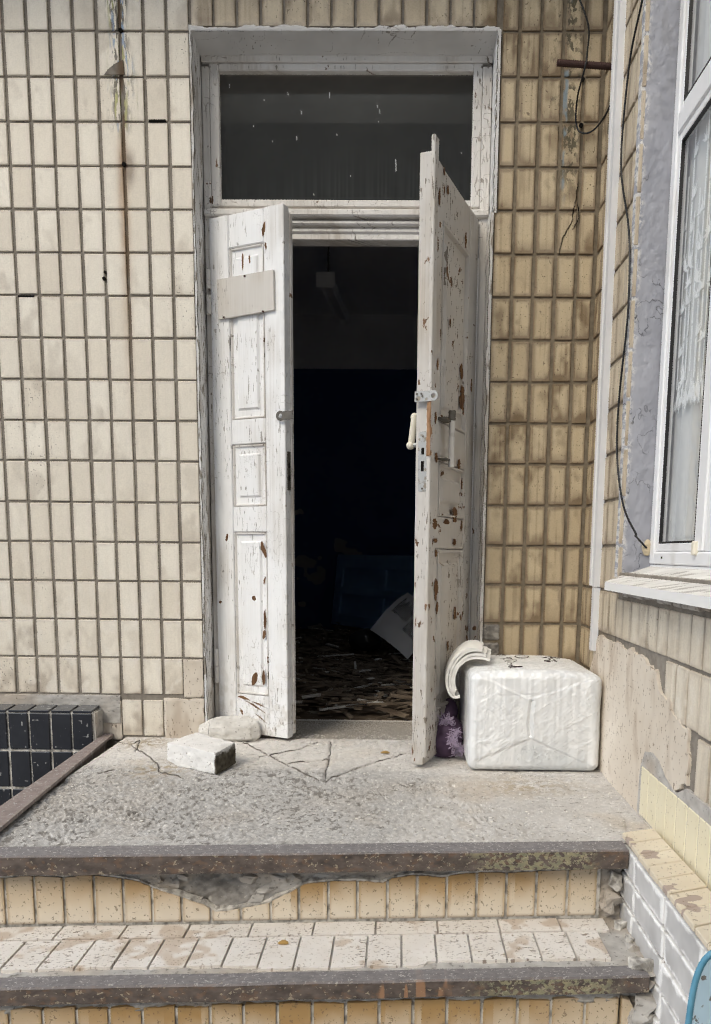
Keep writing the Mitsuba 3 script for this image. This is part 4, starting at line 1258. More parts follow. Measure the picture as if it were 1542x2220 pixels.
# ---------------------------------------------------------------- the two door leaves
class Leaf:
    """a panelled leaf: local u from the hinge, v up, w out of the visible face"""

    def __init__(self, hinge, free, nrm_sign, z0, z1):
        self.o = np.array([hinge[0], hinge[1], 0.0])
        d = np.array([free[0] - hinge[0], free[1] - hinge[1], 0.0])
        self.W = np.linalg.norm(d)
        self.ex = d / self.W
        self.n = np.array([self.ex[1], -self.ex[0], 0]) * nrm_sign
        self.z0, self.z1 = z0, z1

    def uv(self, px, py, w=0.0):
        """where a sight line meets the leaf's visible face"""
        d = sight(px, py)
        t = np.dot(self.o + self.n * w - EYE, self.n) / np.dot(d, self.n)
        q = EYE + d * t
        return np.dot(q - self.o, self.ex), q[2]

    def put(self, m):
        return frame_map(m, self.o, self.ex, (0, 0, 1), self.n)

    def box(self, u0, u1, v0, v1, w0, w1, c=0.002):
        return self.put(cbox(u0, u1, v0, v1, w0, w1, c))

    def bevel(self, u0, u1, v0, v1, w0, w1, b):
        return self.put(hull([(u, v, w0) for u in (u0, u1) for v in (v0, v1)] + [(u, v, w1) for u in (u0 + b, u1 - b) for v in (v0 + b, v1 - b)] + [(u, v, w0 - 0.004) for u in (u0, u1) for v in (v0, v1)]))


LEAVES = 'leaves of the white double door'
LL = Leaf((0.036, 0.098), (0.350, -0.047), 1, 0.012, 2.066)
DL = thing('door_leaf', 'narrow left leaf of the white double door, a board nailed across it', 'door', LEAVES)
th = 0.041
us0 = LL.uv(499, 800)[0]
us1 = LL.uv(574, 800)[0]
b_ = 0.003
obj('stile', LL.box(0, us0, LL.z0, LL.z1, -th, 0, b_), 'white_paint', DL)
obj('stile', LL.box(us1 + 0.001, LL.W, LL.z0, LL.z1, -th, 0, b_), 'white_paint', DL)
obj('rebate', LL.box(LL.W - 0.018, LL.W + 0.002, LL.z0 + 0.012, LL.z1 - 0.02, -th - 0.022, -th - 0.0005, b_), 'frame_paint', DL)
um = (us0 + us1) / 2
lv = lambda py: LL.uv(537, py)[1]
rails = [(LL.z1 - 0.001, lv(530)), (lv(908), lv(962)), (lv(1098), lv(1153)), (lv(1506), LL.z0 + 0.001)]
for i, (zt_, zb_) in enumerate(rails):
    if i < 3:
        obj('rail', LL.box(us0 + 0.001, us1, zb_, zt_, -th + 0.002, -0.0015, b_), 'white_paint', DL)
    else:
        m = LL.box(us0 + 0.001, us1, zb_, zt_, -th + 0.002, -0.0015, b_)
        obj('rail', m, 'white_paint', DL, label='bottom rail with splintered paint')
        for (a0, c0, a1, c1, w_) in ((0.03, 0.93, 0.45, 0.86, 0.010), (0.25, 0.86, 0.95, 0.55, 0.006), (0.45, 0.84, 0.98, 0.70, 0.005), (0.12, 0.62, 0.2, 0.45, 0.009), (0.55, 0.55, 0.97, 0.3, 0.004)):
            L0 = np.array([us0 + a0 * (us1 - us0), zb_ + c0 * (zt_ - zb_)])
            L1 = np.array([us0 + a1 * (us1 - us0), zb_ + c1 * (zt_ - zb_)])
            nn = np.array([-(L1 - L0)[1], (L1 - L0)[0]])
            nn = nn / np.linalg.norm(nn) * w_
            obj('bare_patch', LL.put(prism(sg.Polygon([L0, L0 * 0.6 + L1 * 0.4 + nn, L1, L0 * 0.5 + L1 * 0.5 - nn * 0.4]), 0.0006).apply_translation([0, 0, -0.0012])), 'bare_wood', DL)
for i in range(3):
    zt_, zb_ = rails[i][1] - 0.001, rails[i + 1][0] + 0.001
    pk = obj('panel', LL.box(us0 + 0.001, us1, zb_, zt_, -th + 0.008, -0.012, 0.001), 'white_paint', DL)
    obj('raised_field', LL.bevel(us0 + 0.030, us1 - 0.030, zb_ + 0.035, zt_ - 0.035, -0.0125, -0.004, 0.008), 'white_paint', pk)
    obj('moulding', cat([LL.bevel(us0 + 0.0015, us0 + 0.011, zb_, zt_, -0.0125, -0.003, 0.003), LL.bevel(us1 - 0.010, us1 - 0.0005, zb_, zt_, -0.0125, -0.003, 0.003), LL.bevel(us0 + 0.0115, us1 - 0.0105, zt_ - 0.010, zt_, -0.0125, -0.003, 0.003), LL.bevel(us0 + 0.0115, us1 - 0.0105, zb_, zb_ + 0.010, -0.0125, -0.003, 0.003)]), 'frame_paint', pk)
pts = [LL.uv(px, py, 0.012) for px, py in ((470, 606), (592, 584), (594, 671), (473, 692))]
pbm_ = prism(sg.Polygon(pts), 0.011)
obj('nailed_board', LL.put(pbm_).apply_translation(LL.n * 0.001), 'grey_board', DL, label='small board nailed across the upper panel')
for px, py in ((531, 598), (486, 688), (571, 675)):
    u_, v_ = LL.uv(px, py, 0.012)
    obj('nail', LL.put(trimesh.creation.cylinder(0.004, 0.004, sections=10).apply_translation([u_, v_, 0.0135])), 'rusty_rebar', DL)
for px, py, w_, h_, s_ in ((572, 497, 7, 36, 0.3), (576, 533, 4, 20, -0.2), (572, 1192, 9, 40, -0.5), (575, 1345, 5, 50, 0), (573, 1375, 8, 22, 0.2), (550, 1297, 9, 12, 0), (551, 1472, 12, 28, 0.3), (572, 1470, 7, 36, 0), (492, 1165, 6, 18, 0.2), (478, 1305, 7, 7, 0), (574, 1258, 4, 18, 0.4), (560, 952, 4, 9, 0), (549, 1140, 7, 5, 0), (525, 566, 3, 40, 0.05), (540, 560, 3, 22, -0.1)):
    u0, v0 = LL.uv(px - w_ / 2, py + h_ / 2)
    u1, v1 = LL.uv(px + w_ / 2, py - h_ / 2)
    hh, ww = v1 - v0, u1 - u0
    rs = np.random.RandomState(px)
    ang = np.linspace(0, 2 * np.pi, 11)[:-1]
    poly = [((u0 + u1) / 2 + ww / 2 * math.cos(t) * rs.uniform(0.6, 1.2) + s_ * ww * math.sin(t), (v0 + v1) / 2 + hh / 2 * math.sin(t) * rs.uniform(0.8, 1.1)) for t in ang]
    inpanel = us0 + 0.03 < (u0 + u1) / 2 < us1 - 0.028
    obj('bare_patch', LL.put(prism(sg.Polygon(poly).buffer(0), 0.0012).apply_translation([0, 0, (-0.0042 if inpanel else -0.0004)])), 'bare_wood', DL)
# hinges
for py in (605, 660, 1425, 1462):
    q = wal(447 if py < 800 else 459, py, 0.09)
    obj('hinge_barrel', tube([(0.031, 0.090, q[2] - 0.035), (0.031, 0.090, q[2] + 0.035)], 0.009, 10), 'frame_paint', DL, 40)
# hasp with a ring end
hv = LL.uv(610, 902, 0.006)
ring = sg.Point(0, 0).buffer(0.019).union(sg.box(0, -0.016, 0.055, 0.016)).difference(sg.Point(0, 0).buffer(0.009))
hp = LL.put(prism(ring, 0.004).apply_translation([LL.W - 0.012, hv[1], 0.012]))
obj('hasp', hp, 'dark_steel', DL, label='dark steel hasp with a ring end')
e0 = LL.o + LL.ex * LL.W


def on_edge(v0, v1, w0, w1, t):
    return cbox(0, t, v0, v1, w0, w1, 0.001)


def edge_put(L, m):
    """m in (out of the free edge, up, w)"""
    return frame_map(m, L.o + L.ex * L.W, L.ex, (0, 0, 1), L.n)


v1_, v0_ = LL.uv(612, 978)[1], LL.uv(612, 1062)[1]
stp = obj('strike_plate', edge_put(LL, on_edge(v0_, v1_, -0.036, -0.012, 0.002)), 'dark_steel', DL)
for a_ in (0.25, 0.58):
    zz = v0_ + (v1_ - v0_) * a_
    obj('slot', edge_put(LL, cbox(0.0018, 0.003, zz, zz + 0.02, -0.030, -0.018, 0.0004)), 'dark_hole', stp)

# right leaf
LR = Leaf((1.096, 0.100), (0.893, -0.443), -1, 0.016, 2.066)
# its visible face looks to the right: u from the hinge, w out of that face
if np.dot(LR.n, [1, 0, 0]) < 0:
    LR.n = -LR.n
DR = thing('door_leaf', 'wide right leaf of the white double door, swung far open, paint peeling to brown wood', 'door', LEAVES)
WR = LR.W
rv_ = lambda px, py: LR.uv(px, py)
u_in0, u_in1 = LR.uv(1006, 1000)[0], LR.uv(936, 1000)[0]
u_in0 = 0.115
u_in1 = WR - 0.125
obj('stile', LR.box(0, u_in0, LR.z0, LR.z1, -0.044, 0, b_), 'aged_paint', DR)
obj('stile', LR.box(u_in1 + 0.001, WR, LR.z0, LR.z1, -0.044, 0, b_), 'aged_paint', DR)
obj('cover_strip', LR.box(WR - 0.022, WR + 0.018, LR.z0 + 0.03, LR.z1 + 0.040, 0.001, 0.015, 0.003), 'aged_paint', DR, label='cover strip that stands taller than the leaf')
rz_ = lambda py, px=972: LR.uv(px, py)[1]
rr = [(LR.z1 - 0.001, 1.915), (rz_(885), rz_(912)), (rz_(1085), rz_(1150)), (0.185, LR.z0 + 0.001)]
rr = [(LR.z1 - 0.001, 1.90), (1.235, 1.10), (0.905, 0.79), (0.185, LR.z0 + 0.001)]
for zt_, zb_ in rr:
    obj('rail', LR.box(u_in0 + 0.001, u_in1, zb_, zt_, -0.042, -0.0015, b_), 'aged_paint', DR)
for i in range(3):
    zt_, zb_ = rr[i][1] - 0.001, rr[i + 1][0] + 0.001
    pk = obj('panel', LR.box(u_in0 + 0.001, u_in1, zb_, zt_, -0.034, -0.013, 0.001), 'aged_paint', DR)
    obj('raised_field', LR.bevel(u_in0 + 0.055, u_in1 - 0.055, zb_ + 0.05, zt_ - 0.05, -0.0135, -0.003, 0.012), 'aged_paint', pk)
    obj('moulding', cat([LR.bevel(u_in0 + 0.0015, u_in0 + 0.016, zb_, zt_, -0.0135, 0.002, 0.004), LR.bevel(u_in1 - 0.015, u_in1 - 0.0005, zb_, zt_, -0.0135, 0.002, 0.004), LR.bevel(u_in0 + 0.0165, u_in1 - 0.0155, zt_ - 0.014, zt_, -0.0135, 0.002, 0.004), LR.bevel(u_in0 + 0.0165, u_in1 - 0.0155, zb_, zb_ + 0.014, -0.0135, 0.002, 0.004)]), 'aged_paint', pk)


def ragged(L, px, py, w_, h_, off, key, mat='bare_wood', name='bare_patch'):
    u0, v0 = L.uv(px - w_ / 2, py + h_ / 2)
    u1, v1 = L.uv(px + w_ / 2, py - h_ / 2)
    rs = np.random.RandomState(px * 3 + py)
    n_ = 9
    left_, right_ = [], []
    for k in range(n_):
        t = k / (n_ - 1)
        w = math.sin(math.pi * (0.06 + 0.88 * t)) ** 0.6
        y_ = v0 + (v1 - v0) * t
        left_.append(((u0 + u1) / 2 - (u1 - u0) / 2 * w * rs.uniform(0.35, 1.15), y_ + (v1 - v0) * rs.uniform(-0.07, 0.07)))
        right_.append(((u0 + u1) / 2 + (u1 - u0) / 2 * w * rs.uniform(0.35, 1.15), y_ + (v1 - v0) * rs.uniform(-0.07, 0.07)))
    poly = left_ + right_[::-1]
    m = prism(sg.Polygon(poly).buffer(0), 0.0012)
    return obj(name, L.put(m.apply_translation([0, 0, off])), mat, key)


for px, py, w_, h_ in ((1000, 806, 9, 24), (1001, 862, 13, 42), (986, 1117, 15, 32), (943, 1135, 13, 22), (968, 1131, 14, 10), (1001, 1140, 5, 22), (944, 1278, 10, 46), (946, 1318, 8, 26), (984, 1175, 9, 14), (945, 992, 8, 18), (994, 1006, 9, 18), (943, 905, 6, 22), (957, 905, 6, 8), (943, 1172, 14, 8), (1000, 1050, 5, 22), (944, 1200, 7, 16), (1003, 890, 4, 20), (962, 372, 5, 10), (970, 412, 7, 8), (952, 425, 6, 30), (940, 648, 6, 18), (968, 585, 4, 28), (948, 530, 4, 26), (1010, 520, 5, 26), (1022, 836, 5, 26), (975, 700, 4, 16), (948, 790, 5, 22), (985, 1330, 6, 30), (970, 1400, 5, 24)):
    ragged(LR, px, py, w_, h_, 0.0022 if 940 < px < 1005 and not 1085 < py < 1150 else -0.0002, DR)
# lock plate, exposed split wood and hasp on the free edge
def edge_uv(px, py):
    """height and depth where a sight line meets the leaf's free edge"""
    o = LR.o + LR.ex * WR
    d = sight(px, py)
    t = np.dot(o - EYE, LR.ex) / np.dot(d, LR.ex)
    q = EYE + d * t
    return np.dot(q - o, LR.n), q[2]


za, zb_ = edge_uv(905, 936)[1], edge_uv(902, 1066)[1]
slot = sg.box(-0.026, zb_ + 0.008, -0.010, za - 0.008).buffer(0.008)
lp = obj('lock_plate', edge_put(LR, frame_map(prism(slot, 0.002), (0, 0, 0), (0, 0, 1), (0, 1, 0), (1, 0, 0))), 'steel_plate', DR)
for a_, h_, w_ in ((0.62, 0.022, 0.005), (0.34, 0.034, 0.005)):
    zz = zb_ + (za - zb_) * a_
    obj('slot', edge_put(LR, cbox(0.0018, 0.0032, zz, zz + h_, -0.018 - w_, -0.018 + w_, 0.0005)), 'dark_hole', lp)
for a_ in (0.05, 0.92):
    zz = zb_ + (za - zb_) * a_
    obj('screw', edge_put(LR, frame_map(trimesh.creation.cylinder(0.0035, 0.002, sections=10), (0.0025, zz, -0.018), (0, 0, 1), (0, 1, 0), (1, 0, 0))), 'dark_steel', lp)
za2, zb2 = edge_uv(918, 872)[1], edge_uv(918, 990)[1]
m = edge_put(LR, cbox(0.0, 0.0205, zb2, za2, 0.001, 0.0145, 0.001))
m = rough(m, 0.003, 70, 3, 0.012)
obj('split_edge', m, 'split_wood', DR, label='split orange wood where the cover strip broke off')
hz = edge_uv(915, 862)[1]
hs = sg.box(-0.042, -0.017, 0.022, 0.017).union(sg.Point(0.022, 0).buffer(0.0175)).difference(sg.Point(0.024, 0).buffer(0.008))
hh = obj('hasp', edge_put(LR, frame_map(prism(hs, 0.004), (0.0195, hz, 0.0), (0, 0, 1), (0, 1, 0), (1, 0, 0))), 'steel_plate', DR, label='pale steel hasp with a round eye')
for a_, c_ in ((-0.034, 0.008), (-0.018, 0.008), (-0.034, -0.008), (-0.014, 0.0)):
    obj('screw', edge_put(LR, frame_map(trimesh.creation.cylinder(0.0035, 0.003, sections=10), (0.025, hz + c_, a_), (0, 0, 1), (0, 1, 0), (1, 0, 0))), 'dark_steel', hh)
# pull handle on the inner face, seen past the edge
inn = lambda u, v, w: LR.o + LR.ex * u + LR.n * w + np.array([0, 0, v])
hzt, hzb = edge_uv(886, 897)[1], edge_uv(873, 968)[1]
ph = obj('pull_handle', tube([inn(WR - 0.03, hzt, -0.060), inn(WR - 0.035, (hzt + hzb) / 2, -0.068), inn(WR - 0.04, hzb, -0.076)], [0.011, 0.012, 0.012], 12), 'cream_plastic', DR, 40, label='cream pull handle on the inner side')
for zz, ww in ((hzt - 0.006, -0.062), (hzb + 0.008, -0.076)):
    obj('bracket', tube([inn(WR - 0.035, zz, -0.040), inn(WR - 0.036, zz, ww)], 0.008, 8), 'steel_plate', ph, 40)
    obj('end_cap', trimesh.creation.icosphere(2, 0.0145).apply_translation(inn(WR - 0.036, zz, ww)), 'cream_plastic', ph, True)
# painted-over handle on the outer face
ut, vt = LR.uv(978, 912, 0.03)
ub, vb = LR.uv(967, 1010, 0.03)
p2 = obj('pull_handle', tube([inn(ut, vt, 0.034), inn(ut, vb, 0.034)], 0.0115, 12), 'aged_paint', DR, 40, label='painted-over pull handle on the outer side')
obj('bracket', cbox(-0.035, 0.02, -0.006, 0.006, 0, 0.034, 0.002).apply_transform(np.eye(4)) if False else LR.box(ut - 0.012, ut + 0.060, vt - 0.006, vt + 0.006, 0.0, 0.034, 0.002), 'dark_steel', p2)
obj('end_cap', tube([inn(ut, vt + 0.001, 0.034), inn(ut, vt + 0.034, 0.034)], 0.0135, 10), 'dark_steel', p2, 40)
obj('bracket', LR.box(ut - 0.008, ut + 0.055, vb + 0.022, vb + 0.028, 0.0, 0.034, 0.002), 'dark_steel', p2)

# ---------------------------------------------------------------- things on the landing
def stone(name, pts, amp, freq, seed, mat, label, cat_, smooth=35):
    m = hull(pts)
    v, f = trimesh.remesh.subdivide_to_size(m.vertices, m.faces, 0.0055)
    m = trimesh.Trimesh(v, f)
    m.merge_vertices()
    trimesh.smoothing.filter_taubin(m, iterations=5)
    m = rough(m, amp, freq, seed)
    m = rough(m, amp * 0.5, freq * 3.2, seed + 1)
    tag(obj(name, m, mat, None, smooth), label, cat_)


sy = -0.045
stone('stone_block', [(-0.022 + a_, sy + b_, c_) for a_, b_, c_ in ((0.0, 0.0, 0.012), (0.004, 0.01, 0.062), (0.028, -0.006, 0.0), (0.05, 0.004, 0.088), (0.09, 0.03, 0.098), (0.20, 0.04, 0.095), (0.244, 0.03, 0.078), (0.255, 0.01, 0.045), (0.250, 0.006, 0.012), (0.235, -0.004, 0.0), (0.05, -0.02, 0.01), (0.225, -0.016, 0.012), (0.22, -0.010, 0.060), (0.05, -0.016, 0.055), (0.02, 0.10, 0.004), (0.245, 0.10, 0.004), (0.23, 0.10, 0.07), (0.04, 0.10, 0.07))],
      0.005, 26, 3, 'pale_limestone', 'pale rounded stone block lying against the foot of the left door leaf', 'stone')
bq = [flo(px, py) for px, py in ((362, 1655), (470, 1680), (513, 1660))]
B0, B1, B2_ = bq
h_ = 0.088
back = B2_ - B1
stone('brick', [B0 + [0, 0, 0.010], B0 + [0.004, 0.0, h_ * 0.84], B0 * 0.75 + B1 * 0.25 + [0.0, 0, 0.0], B0 * 0.6 + B1 * 0.4 + [0, 0, h_ * 0.92], B1 + [0, 0, 0.0], B1 + [-0.004, 0.004, h_ * 0.86], B2_ + [0, 0, 0.010], B2_ + [-0.004, 0, h_ * 0.98], B0 + back * 1.0 + [0.02, 0.02, 0], B0 + back + [0.03, 0.02, h_ * 0.95], B2_ * 0.8 + B1 * 0.2 + [-0.01, 0, h_ * 0.95], B0 + back * 0.5 + [0.03, 0, h_ * 1.0], B1 * 0.5 + B2_ * 0.5 + [-0.04, 0, h_ * 0.95]],
      0.004, 30, 9, 'sooty_brick', 'broken pale brick with a dark sooty end, on the landing', 'brick')

# wrapped parcel
PX0, PX1, PY0, PY1, PH = 1.052, 1.522, -0.468, -0.025, 0.362
PC = thing('parcel', 'large white film wrapped parcel scribbled on top, beside the right door leaf', 'parcel')
nx, nz = 84, 66


def rbox(n_=26, r=0.030):
    m = trimesh.creation.box(extents=(1, 1, 1))
    m = trimesh.creation.box(bounds=[[PX0, PY0, 0.004], [PX1, PY1, PH]])
    v, f = trimesh.remesh.subdivide_to_size(m.vertices, m.faces, 0.009)
    m = trimesh.Trimesh(v, f)
    m.merge_vertices()
    c0 = np.array([PX0 + r, PY0 + r, 0.004 + r])
    c1 = np.array([PX1 - r, PY1 - r, PH - r])
    p = np.asarray(m.vertices)
    q = np.clip(p, c0, c1)
    d = p - q
    L_ = np.linalg.norm(d, axis=1, keepdims=True)
    p = q + d / np.maximum(L_, 1e-9) * r
    # soft sag of the top and bulges of the sides
    x_, y_, z_ = p[:, 0], p[:, 1], p[:, 2]
    top = np.clip((z_ - PH + 0.05) / 0.05, 0, 1)
    p[:, 2] += top * (0.010 * np.sin(np.pi * (x_ - PX0) / (PX1 - PX0)) - 0.012 * np.clip((x_ - 1.40) / 0.12, 0, 1) + 0.006 * (meshkit.fbm(p * 12, 3) - 0.5))
    front = np.clip((PY0 + 0.035 - y_) / 0.035, 0, 1)
    s_, t_ = (x_ - PX0) / (PX1 - PX0), (z_ - 0.004) / (PH - 0.004)
    # folded wrapping on the front: two side flaps over a bottom fold, under a top tab
    mid = 0.468 + 0.010 * np.sin(t_ * 9)
    left = np.clip(np.minimum.reduce([(mid - s_) * 1.0, (t_ - 0.06 - 0.60 * s_), (1.03 - t_ - 0.62 * s_)]) / 0.022, 0, 1)
    right = np.clip(np.minimum.reduce([(s_ - mid) * 1.0, (t_ - 0.02 - 0.60 * (1 - s_)), (0.99 - t_ - 0.44 * (1 - s_))]) / 0.022, 0, 1)
    tab = np.clip(np.minimum.reduce([s_ - 0.20, 0.645 - s_ + 0.1 * (t_ - 0.85), t_ - 0.76 - 0.05 * s_, 0.97 - t_]) / 0.02, 0, 1)
    d = 0.0034 * left + 0.0030 * right + 0.0016 * tab + 0.003 * (meshkit.fbm(np.stack([x_ * 28, y_ * 0, z_ * 6], -1), 3, 2) - 0.5) + 0.004 * (meshkit.fbm(p * 24, 3, 9) - 0.5)
    dent = np.exp(-((s_ - mid) / 0.012) ** 2) * (t_ > 0.36) * (t_ < 0.73)
    p[:, 1] -= front * (d - 0.006 * dent + 0.008 * np.sin(np.pi * s_) * np.sin(np.pi * t_))
    side = np.clip((PX0 + 0.035 - x_) / 0.035, 0, 1) - np.clip((x_ - PX1 + 0.035) / 0.035, 0, 1)
    p[:, 0] -= side * 0.010 * (meshkit.fbm(p * 10, 3, 5) - 0.5)
    return trimesh.Trimesh(p, m.faces, process=False)


obj('wrapping', rbox(), 'wrapped_foam', PC, True)
# marker scribble on the top, as on the photographed parcel (strokes in crop coordinates of the survey)
ZP = PH + 0.0085
strokes = [[(500, 134), (540, 128), (585, 134), (540, 138), (520, 134)], [(672, 150), (690, 143), (740, 141), (790, 146), (785, 158), (740, 162), (700, 158), (676, 150)], [(535, 162), (575, 164), (560, 172)], [(590, 160), (620, 156), (634, 168), (600, 166)], [(585, 190), (630, 180), (672, 178), (670, 194), (640, 200), (600, 190), (585, 194)], [(600, 204), (640, 210), (622, 218), (598, 212)], [(628, 250), (640, 228), (680, 238), (742, 238), (690, 242), (645, 226)],
           [(925, 158), (960, 148), (1010, 144), (1050, 150), (1090, 152)], [(935, 152), (975, 158), (985, 178), (965, 184), (1005, 196), (975, 192), (968, 182)], [(1000, 150), (1030, 166), (1024, 184), (1004, 186), (990, 172), (1006, 152)], [(1028, 180), (1062, 184), (1044, 190)]]
for s_ in strokes:
    pts = [meet(960 + x / 4.283, 1390 + y / 4.283, 2, ZP) for x, y in s_]
    pts = np.array([[q[0], min(q[1], PY1 - 0.02), ZP + 0.010 * math.sin(math.pi * (q[0] - PX0) / (PX1 - PX0)) - 0.0085 + 0.0005] for q in pts])
    obj('marker_stroke', tube(spline(pts, 24), 0.0017, 6), 'marker_ink', PC, False)

# folded foam sheets lolling over the parcel's left top edge
FS = thing('foam_sheets', 'folded white foam sheets curling over the left top edge of the parcel', 'foam sheet')
YS = -0.30
outer = [(1035, 1408), (1014, 1406), (985, 1426), (970, 1455), (967, 1485), (978, 1511), (998, 1513)]
tips = [(1035, 1408), (1046, 1411), (1054, 1419), (1063, 1429)]
yy = -0.37
oc = spline([wal(px, py, yy)[[0, 2]] for px, py in outer], 40)
tg = np.gradient(oc, axis=0)
tg /= np.linalg.norm(tg, axis=1, keepdims=True)
inw = np.stack([-tg[:, 1], tg[:, 0]], 1)
for i in range(4):
    k_ = np.linspace(0, 1, 40)[:, None]
    c_ = oc + inw * (0.0088 * i) * np.minimum(1, k_ * 3)
    tip = wal(*tips[i], yy)[[0, 2]] - oc[0]
    c_ = c_ + tip * np.clip(1 - k_ * 2.4, 0, 1) ** 1.6
    if i:
        c_ = c_[:37 - i]
    n_ = len(c_)
    ln = 0.17 + 0.025 * (i % 2)
    t2 = np.gradient(c_, axis=0)
    t2 /= np.linalg.norm(t2, axis=1, keepdims=True)
    nr = np.stack([-t2[:, 1], t2[:, 0]], 1) * 0.0082
    ring_ = np.vstack([c_, (c_ + nr)[::-1]])
    nv_ = 12
    vs = []
    for j in range(nv_):
        v_ = j / (nv_ - 1)
        kk = np.r_[np.linspace(1, 0, n_), np.linspace(0, 1, n_)]
        vs.append(np.stack([ring_[:, 0] + 0.025 * v_ * kk + 0.002 * np.sin(v_ * 17 + i), np.full(2 * n_, yy + v_ * ln), ring_[:, 1] + 0.010 * v_ * kk + 0.0035 * np.sin(v_ * 20 + i * 2) * kk], 1))
    R_ = 2 * n_
    f = [[j * R_ + a_, j * R_ + (a_ + 1) % R_, (j + 1) * R_ + (a_ + 1) % R_] for j in range(nv_ - 1) for a_ in range(R_)] + [[j * R_ + a_, (j + 1) * R_ + (a_ + 1) % R_, (j + 1) * R_ + a_] for j in range(nv_ - 1) for a_ in range(R_)]
    for base_ in (0, (nv_ - 1) * R_):
        f += [[base_ + a_, base_ + a_ + 1, base_ + R_ - 2 - a_] for a_ in range(n_ - 1)] + [[base_ + a_, base_ + R_ - 2 - a_, base_ + R_ - 1 - a_] for a_ in range(n_ - 1)]
    obj('sheet', trimesh.Trimesh(np.vstack(vs), f, process=False), 'foam_sheet', FS, 40)

# purple bag behind
PB = thing('purple_bag', 'dark purple cloth bag with a frilly lilac fringe squeezed between door leaf and parcel', 'bag')
q = flo(965, 1640)
m = trimesh.creation.icosphere(4, 1).apply_scale([0.075, 0.13, 0.088])
m = rough(m, 0.016, 14, 4)
m.vertices[:, 2] = np.maximum(m.vertices[:, 2], -0.070)
m.apply_translation([0.985, -0.19, 0.072])
obj('bag_body', m, 'purple_cloth', PB, True)
m2 = rough(trimesh.creation.icosphere(3, 1).apply_scale([0.045, 0.08, 0.05]), 0.012, 20, 6).apply_translation([0.995, -0.12, 0.150])
obj('bag_knot', m2, 'purple_cloth', PB, True)
fr = []
rs = np.random.RandomState(4)
for k in range(170):
    t = k / 170
    c_ = np.array([1.017 + 0.018 * math.sin(t * 7), -0.325 + 0.03 * math.cos(t * 5), 0.02 + 0.10 * t])
    a_ = rs.uniform(0, 6.28)
    d1 = np.array([math.cos(a_), math.sin(a_) * 0.6 - 0.3, rs.uniform(-0.8, 0.8)])
    r_ = rs.uniform(0.009, 0.019)
    fr.append(tube(spline([c_, c_ + d1 * r_, c_ + d1 * r_ * 1.3 + rs.uniform(-0.008, 0.008, 3), c_ + d1 * r_ * 0.4 + rs.uniform(-0.006, 0.006, 3)], 8), 0.0008, 4))
for k in range(50):
    c_ = np.array([0.985 + 0.02 * rs.uniform(-1, 1), -0.29 + 0.02 * rs.uniform(-1, 1), 0.148 + 0.010 * rs.uniform(-1, 1)])
    d1 = rs.uniform(-1, 1, 3)
    fr.append(tube(spline([c_, c_ + d1 * 0.014, c_ + d1 * 0.02 + [0, 0, 0.008], c_ + d1 * 0.006], 8), 0.0011, 4))
k_ = obj('fringe', cat(fr), 'lilac_fringe', PB, False)
labels[k_] = {'label': 'frilly lilac fringe', 'kind': 'stuff'}

# dry leaf and grit
for i, (px, py, s_, lb) in enumerate(((835, 1632, 0.018, 'small dry leaf lying in front of the doorway'), (614, 2045, 0.014, 'small yellow leaf on the tiled tread'))):
    z = 0.004 if i == 0 else ZS + 0.003
    q = flo(px, py, z)
    m = grid_sheet(8, 6, lambda u, v: (q[0] + (u - 0.5) * s_ * 2, q[1] + (v - 0.5) * s_ * np.sin(np.pi * (0.1 + 0.8 * u)), z + 0.006 * np.sin(u * 3) * v))
    tag(obj('dry_leaf', m, 'dry_leaf', None, True), lb, 'leaf', 'dry leaves on landing and step')
gr = []
rs = np.random.RandomState(21)
for k in range(1100):
    x, y = rs.uniform(-0.3, 1.5), rs.uniform(-1.12, 0.1)
    if rs.rand() < 0.5:
        x, y = rs.uniform(0.3, 0.95), rs.uniform(-0.12, 0.14)
    s_ = rs.uniform(0.0012, 0.0042)
    m = trimesh.creation.icosahedron().apply_scale([s_ * rs.uniform(0.7, 1.6), s_ * rs.uniform(0.7, 1.5), s_ * 0.7])
    m.apply_translation([x, y, float(landing_z(np.array([x]), np.array([y]))[0]) + s_ * 0.4 if y < 0.012 else -0.012 + s_ * 0.4])
    gr.append(m)
tag(obj('grit', cat(gr), 'pale_limestone'), 'pale grit and plaster crumbs scattered on the landing', kind='stuff')

# ---------------------------------------------------------------- the dark room behind the doors
YI = 4.85
ZD = wal(760, 800, YI)[2]
RX0, RX1, ZC = -1.2, 2.6, 3.05
NB = 0.42
tag(obj('room_floor', box(RX0, RX1, NB + 0.03, YI + 0.4, -0.2, -0.012), 'dusty_boards'), 'dark dusty board floor inside the doorway', kind='structure')
RM = thing('room_walls', 'dark blue and grey walls of the abandoned room inside the doorway', 'wall')
obj('lower_paint', cat([box(RX0, RX1, YI, YI + 0.1, -0.012, ZD), box(RX0 - 0.1, RX0, NB, YI, -0.012, ZD), box(RX1, RX1 + 0.1, NB, YI, -0.012, ZD)]), 'navy_wall', RM)
obj('upper_paint', cat([box(RX0, RX1, YI, YI + 0.1, ZD, ZC), box(RX0 - 0.1, RX0, NB, YI, ZD, ZC), box(RX1, RX1 + 0.1, NB, YI, ZD, ZC), box(RX0 - 0.1, RX1 + 0.1, NB, YI + 0.1, ZC, ZC + 0.2)]), 'grey_wall', RM)
zbm = wal(700, 214, 0.43)[2]
obj('beam', box(RX0, RX1, 0.43, 0.62, zbm, ZC - 0.01), 'pale_beam', RM, label='grey concrete beam inside, behind the transom')

